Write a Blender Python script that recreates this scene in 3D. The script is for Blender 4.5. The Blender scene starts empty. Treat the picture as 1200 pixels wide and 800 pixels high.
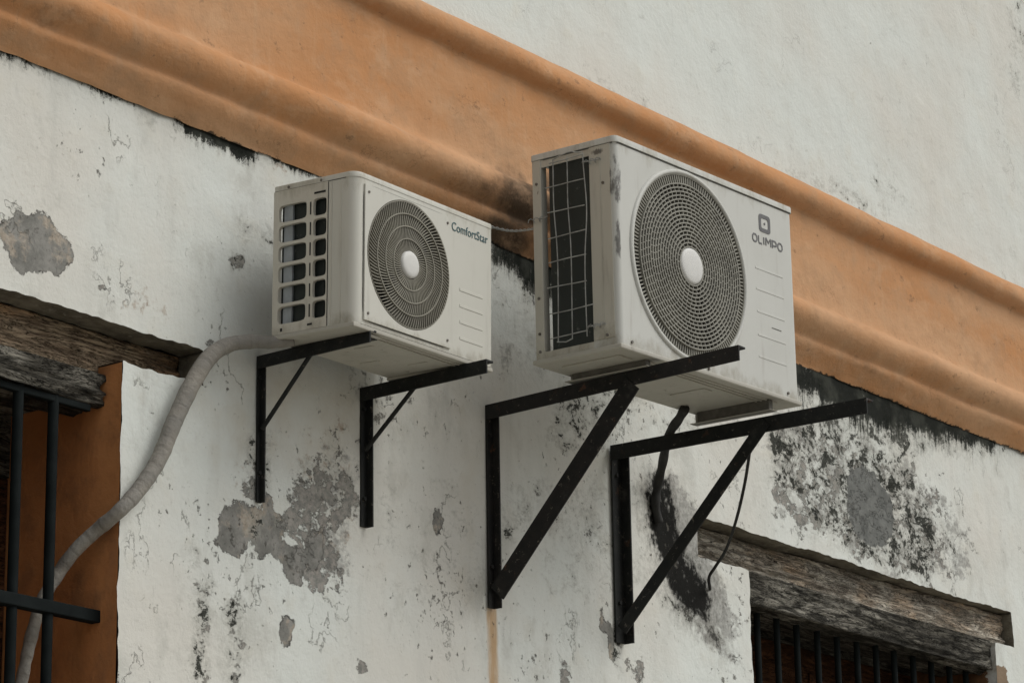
import bpy, bmesh, math, random
import numpy as np
from mathutils import Vector, Matrix, Euler, noise

random.seed(7)
sc = bpy.context.scene
COL = sc.collection
Z0 = 4.556                      # height of the working origin above the pavement

# ------------------------------------------------------------------ camera geometry
F, YAW, PIT, ROL = 3561.9, 0.92239, 0.288218, -0.0166985
def _axes():
    f = np.array([math.sin(YAW)*math.cos(PIT), math.cos(YAW)*math.cos(PIT), math.sin(PIT)])
    R = np.array([math.cos(YAW), -math.sin(YAW), 0.]); U = np.cross(R, f)
    R2 = math.cos(ROL)*R + math.sin(ROL)*U; U2 = -math.sin(ROL)*R + math.cos(ROL)*U
    return R2, U2, f
CR, CU, CF = _axes()
CAM = -CF*10.4
def at(px, py, y=0.):
    """point of the place on the plane y that the photograph shows at (px, py)"""
    d = CR*(px-600)/F - CU*(py-400)/F + CF
    t = (y-CAM[1])/d[1]
    return CAM + d*t

# ------------------------------------------------------------------ object helpers
def tag(o, label=None, cat=None, group=None, kind=None):
    if label: o['label'] = label
    if cat: o['category'] = cat
    if group: o['group'] = group
    if kind: o['kind'] = kind
    return o
def empty(name, loc=(0, 0, 0), rot=(0, 0, 0)):
    o = bpy.data.objects.new(name, None); COL.objects.link(o)
    o.location = loc; o.rotation_euler = rot; o.empty_display_size = .1
    return o
def link(name, me, mat, parent=None, smooth=None):
    o = bpy.data.objects.new(name, me); COL.objects.link(o)
    if mat:
        for m in (mat if isinstance(mat, (list, tuple)) else [mat]): me.materials.append(m)
    if parent: o.parent = parent
    if smooth is not None:
        for p in me.polygons: p.use_smooth = True
        if smooth < 3.1: me.set_sharp_from_angle(angle=smooth)
    return o
def obj(name, bm, mat, parent=None, smooth=None, recalc=True):
    if recalc: bmesh.ops.recalc_face_normals(bm, faces=bm.faces)
    me = bpy.data.meshes.new(name); bm.to_mesh(me); bm.free()
    return link(name, me, mat, parent, smooth)
def NB(): return bmesh.new()
def box(bm, x0, x1, y0, y1, z0, z1, bev=0, seg=2, M=None):
    m = Matrix.Translation(((x0+x1)/2, (y0+y1)/2, (z0+z1)/2)) @ Matrix.Diagonal((x1-x0, y1-y0, z1-z0, 1))
    if M is not None: m = M @ m
    r = bmesh.ops.create_cube(bm, size=1, matrix=m)
    if bev:
        es = {e for v in r['verts'] for e in v.link_edges}
        bmesh.ops.bevel(bm, geom=list(es), offset=bev, segments=seg, affect='EDGES', profile=.5)
def cyl(bm, c, ax, r, h, n=16, r2=None):
    q = Vector((0, 0, 1)).rotation_difference(Vector(ax).normalized()).to_matrix().to_4x4()
    bmesh.ops.create_cone(bm, cap_ends=True, segments=n, radius1=r, radius2=r if r2 is None else r2, depth=h,
                          matrix=Matrix.Translation(c) @ q)
def catmull(P, n=8):
    P = [Vector(p) for p in P]; Q = [2*P[0]-P[1]] + P + [2*P[-1]-P[-2]]; out = []
    for i in range(1, len(Q)-2):
        for k in range(n):
            t = k/n
            out.append(.5*((2*Q[i]) + (Q[i+1]-Q[i-1])*t + (2*Q[i-1]-5*Q[i]+4*Q[i+1]-Q[i+2])*t*t + (3*Q[i]-Q[i-1]-3*Q[i+1]+Q[i+2])*t**3))
    out.append(P[-1]); return out
def tube(bm, P, r, n=8, cap=True):
    P = [Vector(p) for p in P]
    rs = r if callable(r) else (lambda i: r)
    up = Vector((0, 0, 1)); rings = []; nrm = None
    for i, p in enumerate(P):
        t = (P[min(i+1, len(P)-1)] - P[max(i-1, 0)]).normalized()
        if nrm is None:
            nrm = t.cross(up)
            if nrm.length < 1e-3: nrm = t.cross(Vector((1, 0, 0)))
        nrm = (nrm - t*nrm.dot(t)).normalized(); b = t.cross(nrm)
        rings.append([bm.verts.new(p + (nrm*math.cos(2*math.pi*k/n) + b*math.sin(2*math.pi*k/n))*rs(i)) for k in range(n)])
    for a, b in zip(rings, rings[1:]):
        for k in range(n): bm.faces.new((a[k], a[(k+1) % n], b[(k+1) % n], b[k]))
    if cap: bm.faces.new(rings[0]); bm.faces.new(rings[-1][::-1])
def slab(bm, x0, x1, y0, y1, z0, z1, rad, ch=.005, n=8):
    cs = ((x0, y0, rad[0], math.pi), (x1, y0, rad[1], 1.5*math.pi), (x1, y1, rad[2], 0), (x0, y1, rad[3], .5*math.pi))
    O = []
    for k, (x, y, r, a0) in enumerate(cs):
        cx = x+r if k in (0, 3) else x-r; cy = y+r if k in (0, 1) else y-r
        for q in range(n+1):
            a = a0+q/n*math.pi/2; O.append((cx, cy, r, math.cos(a), math.sin(a)))
    lev = [(0, z0), (0, z1-ch), (ch*.3, z1-ch*.3), (ch, z1)]
    L = [[bm.verts.new((cx+c*(r-i), cy+s*(r-i), z)) for cx, cy, r, c, s in O] for i, z in lev]
    m = len(O)
    for A, B in zip(L, L[1:]):
        for i in range(m): bm.faces.new((A[i], A[(i+1) % m], B[(i+1) % m], B[i]))
    bm.faces.new(L[0][::-1]); bm.faces.new(L[-1])
def plate_hole(bm, toP, rect, c, a, b, n, depth, N=64, extra=None):
    """rectangular plate with a superellipse hole; toP(u, v, d) maps plate coordinates to space"""
    u0, u1, v0, v1 = rect
    ang = [2*math.pi*i/N for i in range(N)]
    for (u, v) in ((u0, v0), (u1, v0), (u1, v1), (u0, v1)):
        t = math.atan2(v-c[1], u-c[0]) % (2*math.pi)
        ang = [x for x in ang if abs(x-t) > 1e-4] + [t]
    ang.sort(); I = []; O = []; J = []; K = []
    for t in ang:
        ct, st = math.cos(t), math.sin(t)
        r = (abs(ct/a)**n + abs(st/b)**n)**(-1/n)
        s = 1e9
        if ct > 1e-9: s = min(s, (u1-c[0])/ct)
        if ct < -1e-9: s = min(s, (u0-c[0])/ct)
        if st > 1e-9: s = min(s, (v1-c[1])/st)
        if st < -1e-9: s = min(s, (v0-c[1])/st)
        I.append(bm.verts.new(toP(c[0]+r*ct, c[1]+r*st, 0)))
        J.append(bm.verts.new(toP(c[0]+r*ct*.995, c[1]+r*st*.995, depth)))
        O.append(bm.verts.new(toP(c[0]+s*ct, c[1]+s*st, 0)))
    m = len(ang)
    for i in range(m):
        k = (i+1) % m
        bm.faces.new((O[i], O[k], I[k], I[i])); bm.faces.new((I[i], I[k], J[k], J[i]))

# ------------------------------------------------------------------ material helpers
class NT:
    def __init__(s, name, rough=.8, spec=.3):
        s.m = bpy.data.materials.new(name); s.m.use_nodes = True
        s.t = s.m.node_tree; s.n = s.t.nodes; s.l = s.t.links
        s.b = s.n['Principled BSDF']; s.b.inputs['Roughness'].default_value = rough
        s.b.inputs['Specular IOR Level'].default_value = spec
        s.tc = s.n.new('ShaderNodeTexCoord')
    def _in(s, sock, v):
        if v is None: return
        if isinstance(v, bpy.types.NodeSocket): s.l.new(v, sock)
        elif isinstance(v, (tuple, list)) and sock.type == 'RGBA': sock.default_value = (*v[:3], 1)
        else: sock.default_value = v
    def map(s, scale=(1, 1, 1), loc=(0, 0, 0), rot=(0, 0, 0), src=None):
        m = s.n.new('ShaderNodeMapping'); m.inputs['Scale'].default_value = scale; m.inputs['Location'].default_value = loc
        m.inputs['Rotation'].default_value = rot
        s.l.new(src or s.tc.outputs['Object'], m.inputs['Vector']); return m.outputs[0]
    def noise(s, scale, det=4, rough=.55, vec=None, dist=0):
        x = s.n.new('ShaderNodeTexNoise'); x.inputs['Scale'].default_value = scale; x.inputs['Detail'].default_value = det
        x.inputs['Roughness'].default_value = rough; x.inputs['Distortion'].default_value = dist
        s.l.new(vec or s.tc.outputs['Object'], x.inputs['Vector']); return x.outputs['Fac']
    def voro(s, scale, vec=None, feat='DISTANCE_TO_EDGE'):
        x = s.n.new('ShaderNodeTexVoronoi'); x.feature = feat; x.inputs['Scale'].default_value = scale
        s.l.new(vec or s.tc.outputs['Object'], x.inputs['Vector']); return x.outputs['Distance']
    def math(s, op, a, b=None, c=None, clamp=False):
        x = s.n.new('ShaderNodeMath'); x.operation = op; x.use_clamp = clamp
        s._in(x.inputs[0], a); s._in(x.inputs[1], b); s._in(x.inputs[2], c); return x.outputs[0]
    def step(s, v, lo, hi, a=0., b=1.):
        x = s.n.new('ShaderNodeMapRange'); x.interpolation_type = 'SMOOTHSTEP'
        s._in(x.inputs['Value'], v); x.inputs['From Min'].default_value = lo; x.inputs['From Max'].default_value = hi
        x.inputs['To Min'].default_value = a; x.inputs['To Max'].default_value = b; return x.outputs[0]
    def mix(s, f, a, b, mode='MIX'):
        x = s.n.new('ShaderNodeMix'); x.data_type = 'RGBA'; x.blend_type = mode
        s._in(x.inputs[0], f); s._in(x.inputs[6], a); s._in(x.inputs[7], b); return x.outputs[2]
    def attr(s, name):
        x = s.n.new('ShaderNodeAttribute'); x.attribute_name = name; return x.outputs['Fac']
    def sep(s):
        x = s.n.new('ShaderNodeSeparateXYZ'); s.l.new(s.tc.outputs['Object'], x.inputs[0]); return x.outputs
    def color(s, c): s._in(s.b.inputs['Base Color'], c); return s
    def rough(s, c): s._in(s.b.inputs['Roughness'], c); return s
    def bump(s, h, strength=.5, dist=.01):
        x = s.n.new('ShaderNodeBump'); x.inputs['Strength'].default_value = strength; x.inputs['Distance'].default_value = dist
        s._in(x.inputs['Height'], h); s.l.new(x.outputs[0], s.b.inputs['Normal']); return s

# --- plaster
WHITE = (.635, .665, .625)
def plaster(name='lime_plaster'):
    t = NT(name, .92, .06)
    big = t.noise(1.1, 4); med = t.noise(7, 5); fine = t.noise(60, 5, .6); vf = t.noise(230, 4, .65)
    streak = t.noise(2.6, 6, .6, t.map((4, 1, .6)))
    smud = t.noise(5.5, 7, .66, t.map((1.2, 1, .8), (8, 1, 3)))
    c = t.mix(t.step(big, .35, .68), WHITE, (.61, .60, .545))
    low = t.step(t.attr('specks'), -.1, .05, .3, 1)
    c = t.mix(t.math('MULTIPLY', t.step(streak, .48, .78, 0, .36), low), c, (.45, .455, .415))
    c = t.mix(t.math('MULTIPLY', t.step(smud, .53, .70, 0, .5), low), c, (.44, .44, .395))
    c = t.mix(t.step(med, .52, .78, 0, .35), c, (.60, .575, .485))
    warm = t.math('ADD', t.attr('warm'), t.math('MULTIPLY', t.math('SUBTRACT', t.noise(6, 6, .65), .5), 1.2))
    c = t.mix(t.step(warm, .3, 1.1, 0, .75), c, (.50, .455, .36))
    tn = t.math('ADD', t.attr('tan'), t.math('MULTIPLY', t.math('SUBTRACT', t.noise(28, 8, .7), .5), 1.9))
    c = t.mix(t.step(tn, .45, .75, 0, .85), c, t.mix(t.step(fine, .4, .6), (.30, .235, .18), (.43, .37, .30)))
    gr = t.math('ADD', t.attr('grey'), t.math('MULTIPLY', t.math('SUBTRACT', t.noise(10, 9, .74, t.map((.7, 1, 1.))), .5), 1.7))
    c = t.mix(t.step(gr, .44, .60, 0, .75), c, t.mix(t.step(fine, .35, .65), (.19, .19, .175), (.36, .355, .33)))
    w1 = t.math('MULTIPLY', t.math('SUBTRACT', t.noise(24, 8, .72), .5), .075)
    w2 = t.math('MULTIPLY', t.math('SUBTRACT', vf, .5), .012)
    # half-eroded skin: crumbs of cement showing through the paint
    er = t.math('ADD', t.attr('erode'), t.math('MULTIPLY', t.math('SUBTRACT', t.noise(15, 9, .74, t.map((.75, 1, 1), (2, 0, 5))), .5), 2.1))
    em = t.step(er, .50, .57)
    ce = t.mix(t.step(t.noise(40, 6, .7), .38, .62), (.155, .155, .142), (.30, .28, .25))
    c = t.mix(t.math('MULTIPLY', em, .92), c, ce)
    cv = t.math('ADD', t.math('ADD', t.attr('cement'), w1), w2)
    cm = t.step(cv, -.001, .001)
    cc = t.mix(t.step(t.noise(13, 7, .7), .35, .66), (.165, .165, .15), (.275, .27, .248))
    cc = t.mix(t.step(t.noise(8, 7, .68, t.map((1, 1, 1), (5, 2, 1))), .50, .60, 0, .8), cc, t.mix(t.step(fine, .4, .6), (.33, .28, .22), (.43, .38, .31)))
    cc = t.mix(t.step(t.noise(70, 6, .75), .56, .66, 0, .7), cc, (.085, .083, .072))
    c = t.mix(cm, c, cc)
    edge = t.math('MULTIPLY', t.step(cv, -.004, .0), t.step(cv, .0, .004, 1, 0))
    c = t.mix(t.math('MULTIPLY', edge, t.step(t.noise(17, 4), .47, .62, 0, .9)), c, (.05, .048, .042))  # broken dark rim round the cement: edge shadow and dirt in the colour
    ru = t.math('ADD', t.attr('rust'), t.math('MULTIPLY', t.math('SUBTRACT', t.noise(30, 5, .6, t.map((2, 1, .3))), .5), .9))
    c = t.mix(t.step(ru, .35, 1.0, 0, .8), c, (.42, .25, .10))
    # black mould: fine branching colonies
    mpat = t.math('ADD', t.math('MULTIPLY', t.noise(13, 10, .76, t.map((.75, 1, .95)), .5), .66), t.math('MULTIPLY', t.noise(50, 8, .75, t.map((.8, 1, .9), (3, 1, 8))), .34))
    mv = t.math('ADD', t.attr('mould'), t.math('MULTIPLY', t.math('SUBTRACT', mpat, .5), 2.9))
    mm = t.step(mv, .5, .57); mh = t.step(mv, .18, .55, 0, .5)
    c = t.mix(mh, c, (.30, .30, .265))
    c = t.mix(t.math('MULTIPLY', mm, .95), c, t.mix(t.step(vf, .35, .7), (.010, .012, .010), (.06, .062, .052)))
    rp = t.math('ADD', t.attr('repair'), t.math('MULTIPLY', w1, 1.1))
    dr = t.math('ADD', t.attr('drip'), t.math('MULTIPLY', t.math('SUBTRACT', t.math('ADD', t.math('MULTIPLY', t.noise(22, 6, .7, t.map((2.2, 1, .35), (3, 0, 3))), .35), t.math('ADD', t.math('MULTIPLY', vf, .2), t.math('MULTIPLY', t.noise(8, 8, .72), .45))), .5), 2.6))
    c = t.mix(t.step(dr, .15, .5, 0, .6), c, (.22, .22, .195))
    c = t.mix(t.step(dr, .33, .50, 0, .96), c, t.mix(t.step(med, .46, .62), (.007, .009, .007), (.035, .038, .031)))
    rm = t.step(rp, -.002, .002)
    c = t.mix(rm, c, t.mix(t.step(t.noise(14, 8, .7), .35, .65), (.125, .13, .122), (.185, .19, .178)))
    bm_ = t.step(t.math('ADD', t.attr('adobe'), w1), -.002, .002)
    c = t.mix(bm_, c, t.mix(med, (.17, .12, .08), (.26, .2, .14)))
    sv = t.math('ADD', t.attr('soot'), t.math('MULTIPLY', t.math('SUBTRACT', t.math('ADD', t.math('MULTIPLY', t.noise(14, 9, .75), .6), t.math('MULTIPLY', t.noise(60, 6, .7, t.map((1, 1, .6))), .4)), .5), 2.2))
    c = t.mix(t.step(sv, .12, .6, 0, .55), c, (.16, .155, .14))
    c = t.mix(t.step(sv, .44, .72, 0, .98), c, (.009, .009, .008))
    # scattered pits and specks
    sp = t.noise(30, 8, .74, t.map((.85, 1, .75), (7, 1, 2)))
    gate = t.noise(2.3, 4, .6, t.map((1, 1, 1), (4, 0, 9)))
    s1 = t.step(t.math('ADD', sp, t.math('MULTIPLY', t.math('ADD', t.attr('specks'), t.math('SUBTRACT', gate, .5)), .42)), .685, .715)
    c = t.mix(t.math('MULTIPLY', s1, t.step(vf, .3, .6, .45, .9)), c, (.11, .105, .09))
    sp2 = t.noise(75, 5, .7, t.map((1.2, 1, .7), (1, 5, 2)))
    s2 = t.step(t.math('ADD', sp2, t.math('MULTIPLY', t.attr('specks'), .3)), .70, .74)
    c = t.mix(t.math('MULTIPLY', s2, .6), c, (.16, .155, .135))
    # hairline cracks follow level lines of a slow noise
    ck = t.noise(1.9, 9, .62, t.map((1, 1, .8), (6, 2, 4)))
    crm = t.math('MULTIPLY', t.math('MULTIPLY', t.step(ck, .496, .4985), t.step(ck, .5, .5025, 1, 0)), t.step(t.noise(3.1, 3, .5, t.map((1, 1, 1), (9, 0, 1))), .52, .60))
    crm = t.math('MULTIPLY', crm, t.step(t.attr('specks'), -.05, .05, .25, 1))
    c = t.mix(t.math('MULTIPLY', crm, .55), c, (.15, .145, .125))
    t.color(c)
    h = t.math('MULTIPLY', cm, -.95); h = t.math('SUBTRACT', h, t.math('MULTIPLY', em, .40))
    h = t.math('ADD', h, t.math('MULTIPLY', med, .6)); h = t.math('ADD', h, t.math('MULTIPLY', fine, .16))
    h = t.math('ADD', h, t.math('MULTIPLY', vf, .05)); h = t.math('SUBTRACT', h, t.math('MULTIPLY', s1, .35))
    h = t.math('SUBTRACT', h, t.math('MULTIPLY', crm, .25))
    h = t.math('ADD', h, t.math('MULTIPLY', t.noise(2.5, 3), 1.0))
    t.bump(h, .8, .014)
    return t.m
def dark_soffit():  # darker olive-brown plaster for the recess soffit and jambs
    t = NT('dark_recess_plaster', .95, .05)
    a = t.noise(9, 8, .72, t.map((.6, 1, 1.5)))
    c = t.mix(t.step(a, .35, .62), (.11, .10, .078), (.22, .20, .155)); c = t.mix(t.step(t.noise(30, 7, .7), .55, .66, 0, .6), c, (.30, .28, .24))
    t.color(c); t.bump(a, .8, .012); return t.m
def orange(name='ochre_limewash', deep=False):
    t = NT(name, .9, .08)
    a = t.noise(1.6, 5, .6, t.map((.5, 1, 1.5))); b = t.noise(9, 6, .65); f = t.noise(70, 5, .6)
    st = t.noise(9, 5, .6, t.map((3.5, 1, .35)))
    if deep: A, B = (.56, .255, .10), (.47, .20, .075)
    else: A, B = (.51, .305, .17), (.47, .235, .105)
    c = t.mix(t.step(a, .35, .65), A, B)
    c = t.mix(t.step(b, .46, .72, 0, .6), c, (.40, .25, .145) if not deep else (.25, .12, .06))
    c = t.mix(t.step(st, .52, .8, 0, .35), c, (.52, .34, .20) if not deep else (.3, .16, .09))
    c = t.mix(t.step(t.noise(38, 7, .72, t.map((1, 1, 1), (3, 3, 3))), .62, .75, 0, .45), c, (.26, .15, .085))
    if not deep:
        g = t.math('ADD', t.attr('grime_shade'), t.math('MULTIPLY', t.math('SUBTRACT', t.noise(11, 7, .66), .5), .9))
        c = t.mix(t.step(g, .22, .85, 0, .92), c, (.07, .052, .036))  # dark brown for staining and painted-in shade together
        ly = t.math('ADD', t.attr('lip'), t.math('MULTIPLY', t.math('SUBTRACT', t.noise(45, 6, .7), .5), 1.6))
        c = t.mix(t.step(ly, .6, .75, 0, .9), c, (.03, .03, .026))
        ck = t.noise(2.4, 8, .6, t.map((1, 1, 1.4), (3, 2, 4)))
        k = t.math('MULTIPLY', t.math('MULTIPLY', t.step(ck, .496, .499), t.step(ck, .5, .503, 1, 0)), t.step(t.noise(2.2, 3), .50, .58))
        c = t.mix(t.math('MULTIPLY', k, .5), c, (.2, .11, .06))
        c = t.mix(t.step(t.noise(4.2, 9, .74, t.map((.8, 1, 1.2), (7, 7, 1))), .50, .70, 0, .5), c, (.36, .215, .12))
        c = t.mix(t.step(t.noise(6.5, 9, .72, t.map((.8, 1, 1.2), (1, 4, 9))), .52, .66, 0, .35), c, (.56, .36, .215))
        c = t.mix(t.step(t.noise(16, 9, .76, t.map((.8, 1, 1.1), (4, 4, 2))), .60, .66, 0, .6), c, (.22, .135, .08))
        c = t.mix(t.step(t.noise(60, 7, .75, t.map((1, 1, 1), (3, 9, 3))), .64, .72, 0, .5), c, (.2, .12, .07))
    t.color(c)
    h = t.math('ADD', t.math('MULTIPLY', b, .5), t.math('MULTIPLY', f, .12)); h = t.math('ADD', h, t.math('MULTIPLY', t.noise(3.5, 3), .8))
    t.bump(h, .9, .016); return t.m
def wood(name, A, B, C_, dark=.5, seed=0, g2d=.85):
    t = NT(name, .9, .08)
    v = t.map((1.0, 5.5, 5.5), (seed, 0, seed)); g = t.noise(4.2, 9, .66, v, 1.9); g2 = t.noise(17, 8, .7, t.map((.9, 9, 9), (0, seed, 0)), 1.0); p = t.noise(1.7, 5, .6, t.map((1, 2, 2), (seed, 1, 1)))
    c = t.mix(t.step(g, .40, .60), A, B)
    c = t.mix(t.step(p, .47, .60, 0, .85), c, t.mix(t.step(g, .38, .6), A, C_))
    c = t.mix(t.step(g2, .53, .63, 0, g2d), c, tuple(x*.22 for x in A))
    c = t.mix(t.step(t.noise(3, 6, .65, t.map((1, 3, 3), (5, seed, 5))), .5, .66, 0, dark), c, tuple(x*.3 for x in A))
    crack = t.noise(3.6, 7, .6, t.map((.75, 8, 8), (2, seed, 0)), 1.8); cr = None
    for lo in (.44, .50, .56):
        q = t.math('MULTIPLY', t.step(crack, lo-.012, lo), t.step(crack, lo+.002, lo+.014, 1, 0)); cr = q if cr is None else t.math('MAXIMUM', cr, q)
    c = t.mix(t.math('MULTIPLY', cr, .92), c, (.008, .008, .007))
    t.color(c)
    h = t.math('ADD', t.math('MULTIPLY', g, 1.3), t.math('MULTIPLY', g2, .6)); h = t.math('SUBTRACT', h, t.math('MULTIPLY', cr, 1.0))
    t.bump(h, 1., .016); return t.m
def paintmetal(name, base, grime_shade=(.30, .28, .235), amt=.5, rough=.5, streak_blob=None, spots=False, bot=0, topz=.7):
    t = NT(name, rough, .4)
    a = t.noise(3.5, 5, .6); st = t.noise(9, 5, .6, t.map((3, 3, .35))); f = t.noise(90, 4, .6)
    c = t.mix(t.step(a, .4, .75, 0, .35*amt*2), base, tuple(x*.82 for x in base))
    c = t.mix(t.step(st, .54, .78, 0, amt), c, grime_shade)
    if spots:
        s = t.noise(30, 6, .7, t.map((1, 1, .6)))
        c = t.mix(t.step(s, .64, .70, 0, .75), c, (.12, .10, .08))
    if streak_blob:
        S = t.sep()
        for (cx, cz, rx, rz, cy, ry) in streak_blob:
            d = t.math('ADD', t.math('ADD', t.math('POWER', t.math('DIVIDE', t.math('SUBTRACT', S[0], cx), rx), 2.),
                       t.math('POWER', t.math('DIVIDE', t.math('SUBTRACT', S[2], cz), rz), 2.)),
                       t.math('POWER', t.math('DIVIDE', t.math('SUBTRACT', S[1], cy), ry), 2.))
            m = t.math('ADD', t.math('SUBTRACT', 1., d), t.math('MULTIPLY', t.math('SUBTRACT', t.noise(22, 7, .7, t.map((1.3, 1.3, .5))), .5), 3.))
            c = t.mix(t.step(m, .45, .95, 0, .85), c, (.075, .07, .062))
    if bot:
        zz = t.sep()[2]
        g = t.math('ADD', t.step(zz, .0, bot, .62, 0), t.math('MULTIPLY', t.math('SUBTRACT', t.noise(12, 8, .72, t.map((1, 1, .5), (2, 2, 2))), .5), 1.8))
        c = t.mix(t.step(g, .35, .85, 0, .7), c, (.27, .245, .185))
        g = t.math('ADD', t.step(zz, topz-.14, topz, 0, .5), t.math('MULTIPLY', t.math('SUBTRACT', t.noise(14, 8, .72, t.map((1, 1, .35), (5, 2, 2))), .5), 1.8))
        c = t.mix(t.step(g, .38, .85, 0, .6), c, (.30, .275, .21))
    t.color(c)
    t.rough(t.step(a, .3, .7, rough-.08, rough+.15))
    t.bump(t.math('ADD', t.math('MULTIPLY', a, .5), t.math('MULTIPLY', f, .03)), .15, .006)
    return t.m
def simple(name, c1, c2=None, rough=.6, sc_=20, spec=.3, bump=.2, rust=None):
    t = NT(name, rough, spec); n = t.noise(sc_, 5, .6)
    c = t.mix(t.step(n, .35, .7), c1, c2 or tuple(x*.7 for x in c1))
    if rust:
        c = t.mix(t.step(t.noise(16, 6, .7), .60, .70, 0, rust), c, (.13, .055, .025))
        c = t.mix(t.step(t.noise(7, 6, .7, t.map((1, 1, 1), (3, 2, 1))), .58, .75, 0, .6), c, (.075, .07, .062))
        c = t.mix(t.step(t.noise(45, 6, .75, t.map((1, 1, 1), (3, 7, 1))), .60, .67, 0, .7), c, (.16, .14, .115))
    t.color(c); t.bump(t.noise(sc_*4, 4), bump, .004); return t.m

M_PL = plaster(); M_PL2 = simple('side_plaster', (.60, .60, .55), (.5, .49, .44), .9, 3, .06); M_OR = orange(); M_OD = orange('ochre_reveal', True)
M_W1 = wood('weathered_lintel_wood', (.27, .20, .135), (.52, .41, .28), (.58, .35, .19), .25, 0, .6)
M_W1B = wood('grey_lintel_wood', (.34, .30, .24), (.74, .69, .58), (.62, .46, .31), .3, 3, .6)
M_W2 = wood('charred_dark_wood', (.045, .042, .034), (.15, .14, .115), (.40, .38, .32), .6, 8)
M_SOF = dark_soffit()
M_BLK = simple('black_bracket_paint', (.008, .009, .0085), (.014, .015, .013), .6, 25, .25, .3, rust=.30)
M_BLKR = simple('rusty_black_bracket_paint', (.009, .009, .0085), (.017, .015, .013), .62, 25, .25, .3, rust=.6)
M_BAR = simple('dark_green_grille_paint', (.008, .0105, .0105), (.012, .015, .015), .8, 14, .06, .15)
M_BIG = paintmetal('white_casing_paint', (.51, .515, .475), amt=.38, spots=False, bot=.12, streak_blob=[(.012, .55, .02, .14, .0, .06), (.01, .36, .012, .10, .01, .04)])
M_BIGS = paintmetal('dirty_side_paint', (.47, .455, .39), amt=.6, spots=True, bot=.2, streak_blob=[(.0, .56, .05, .12, .012, .016), (.0, .66, .05, .015, .07, .035)])
M_PAN = paintmetal('galvanised_pan', (.40, .385, .33), amt=.75, spots=True)
M_SM = paintmetal('off_white_casing_paint', (.53, .525, .465), amt=.28, bot=.08, topz=.47)
M_SMS = paintmetal('aged_plastic', (.52, .50, .43), amt=.3, spots=False, bot=.1, topz=.47)
M_GRB = simple('grey_grille_plastic', (.27, .265, .225), (.20, .195, .165), .6, 9)
M_GRS = simple('cream_grille_plastic', (.25, .24, .195), (.20, .19, .155), .6, 9)
M_HUB = paintmetal('hub_white', (.60, .60, .57), amt=.1)
M_DARK = simple('dark_cavity', (.02, .02, .018), (.03, .03, .027), .8)
M_FAN = simple('grey_fan_blade', (.055, .055, .05), (.035, .035, .032), .5)
M_RUB = simple('black_rubber', (.014, .014, .013), (.03, .03, .027), .75)
M_PADB = simple('dusty_pad', (.09, .085, .072), (.14, .13, .11), .85)
M_WIRE = simple('galvanised_wire', (.36, .37, .35), (.22, .22, .2), .45, 30)
M_INK = simple('grey_lettering_ink', (.11, .11, .11), (.14, .14, .14), .5)
M_TEAL = simple('teal_lettering_ink', (.035, .095, .105), (.06, .11, .12), .5)
M_CRS = simple('moulded_line_shade', (.42, .425, .40), (.46, .465, .44), .6)
M_SCR = simple('rusty_screw_steel', (.09, .075, .06), (.16, .15, .13), .5)
M_GAP = simple('panel_gap', (.10, .10, .09), (.14, .135, .12), .8)
M_TP = simple('blue_grey_tube_plate', (.30, .33, .35), (.24, .26, .27), .4)
def coilmat():
    t = NT('condenser_fins', .6, .3)
    w = t.n.new('ShaderNodeTexWave'); w.wave_type = 'BANDS'; w.bands_direction = 'Z'; w.inputs['Scale'].default_value = 110; w.inputs['Distortion'].default_value = .3
    t.l.new(t.tc.outputs['Object'], w.inputs['Vector'])
    c = t.mix(w.outputs['Fac'], (.012, .017, .015), (.035, .042, .038))
    c = t.mix(t.step(t.noise(26, 6, .7), .62, .70, 0, .7), c, (.13, .14, .125))
    t.color(c); t.bump(w.outputs['Fac'], .3, .002); return t.m
M_COIL = coilmat()
def hosemat():
    t = NT('wrapped_insulation_tape', .8, .2)
    a = t.noise(10, 5, .6); b = t.noise(70, 5, .65)
    c = t.mix(t.step(a, .35, .7), (.28, .262, .225), (.215, .207, .185)); c = t.mix(t.step(b, .5, .75, 0, .6), c, (.21, .19, .165))
    at_ = t.attr('seam'); c = t.mix(t.math('MULTIPLY', at_, .18), c, (.17, .16, .14))
    t.color(c); t.bump(t.math('ADD', t.math('ADD', a, t.math('MULTIPLY', at_, -.12)), t.math('MULTIPLY', b, .5)), .8, .012); return t.m
M_HOSE = hosemat()
M_ROAD = simple('worn_street_stone', (.30, .285, .25), (.24, .225, .20), .9, 6)
M_PAVE = simple('pavement_stone', (.48, .455, .39), (.40, .38, .33), .85, 3)
M_EARTH = simple('dusty_ground', (.36, .32, .26), (.30, .265, .215), .95, 1)
def revealmat():
    t = NT('half_painted_reveal', .9, .05)
    f = t.step(t.math('ADD', t.sep()[1], t.math('MULTIPLY', t.math('SUBTRACT', t.noise(14, 7, .7), .5), .12)), .060, .066)
    n = t.noise(12, 6, .7)
    t.color(t.mix(f, t.mix(t.step(n, .4, .6), (.56, .56, .52), (.36, .34, .29)), t.mix(t.step(n, .4, .6), (.20, .10, .05), (.12, .065, .035)))); t.bump(n, .6, .012); return t.m
M_OR2 = revealmat()
M_SHUT = wood('brown_shutter_paint', (.10, .045, .022), (.15, .07, .035), (.12, .06, .03))

# ------------------------------------------------------------------ wall
WX0, WX1 = -6.0, 9.0
ZB, ZT = -Z0, 3.6
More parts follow.
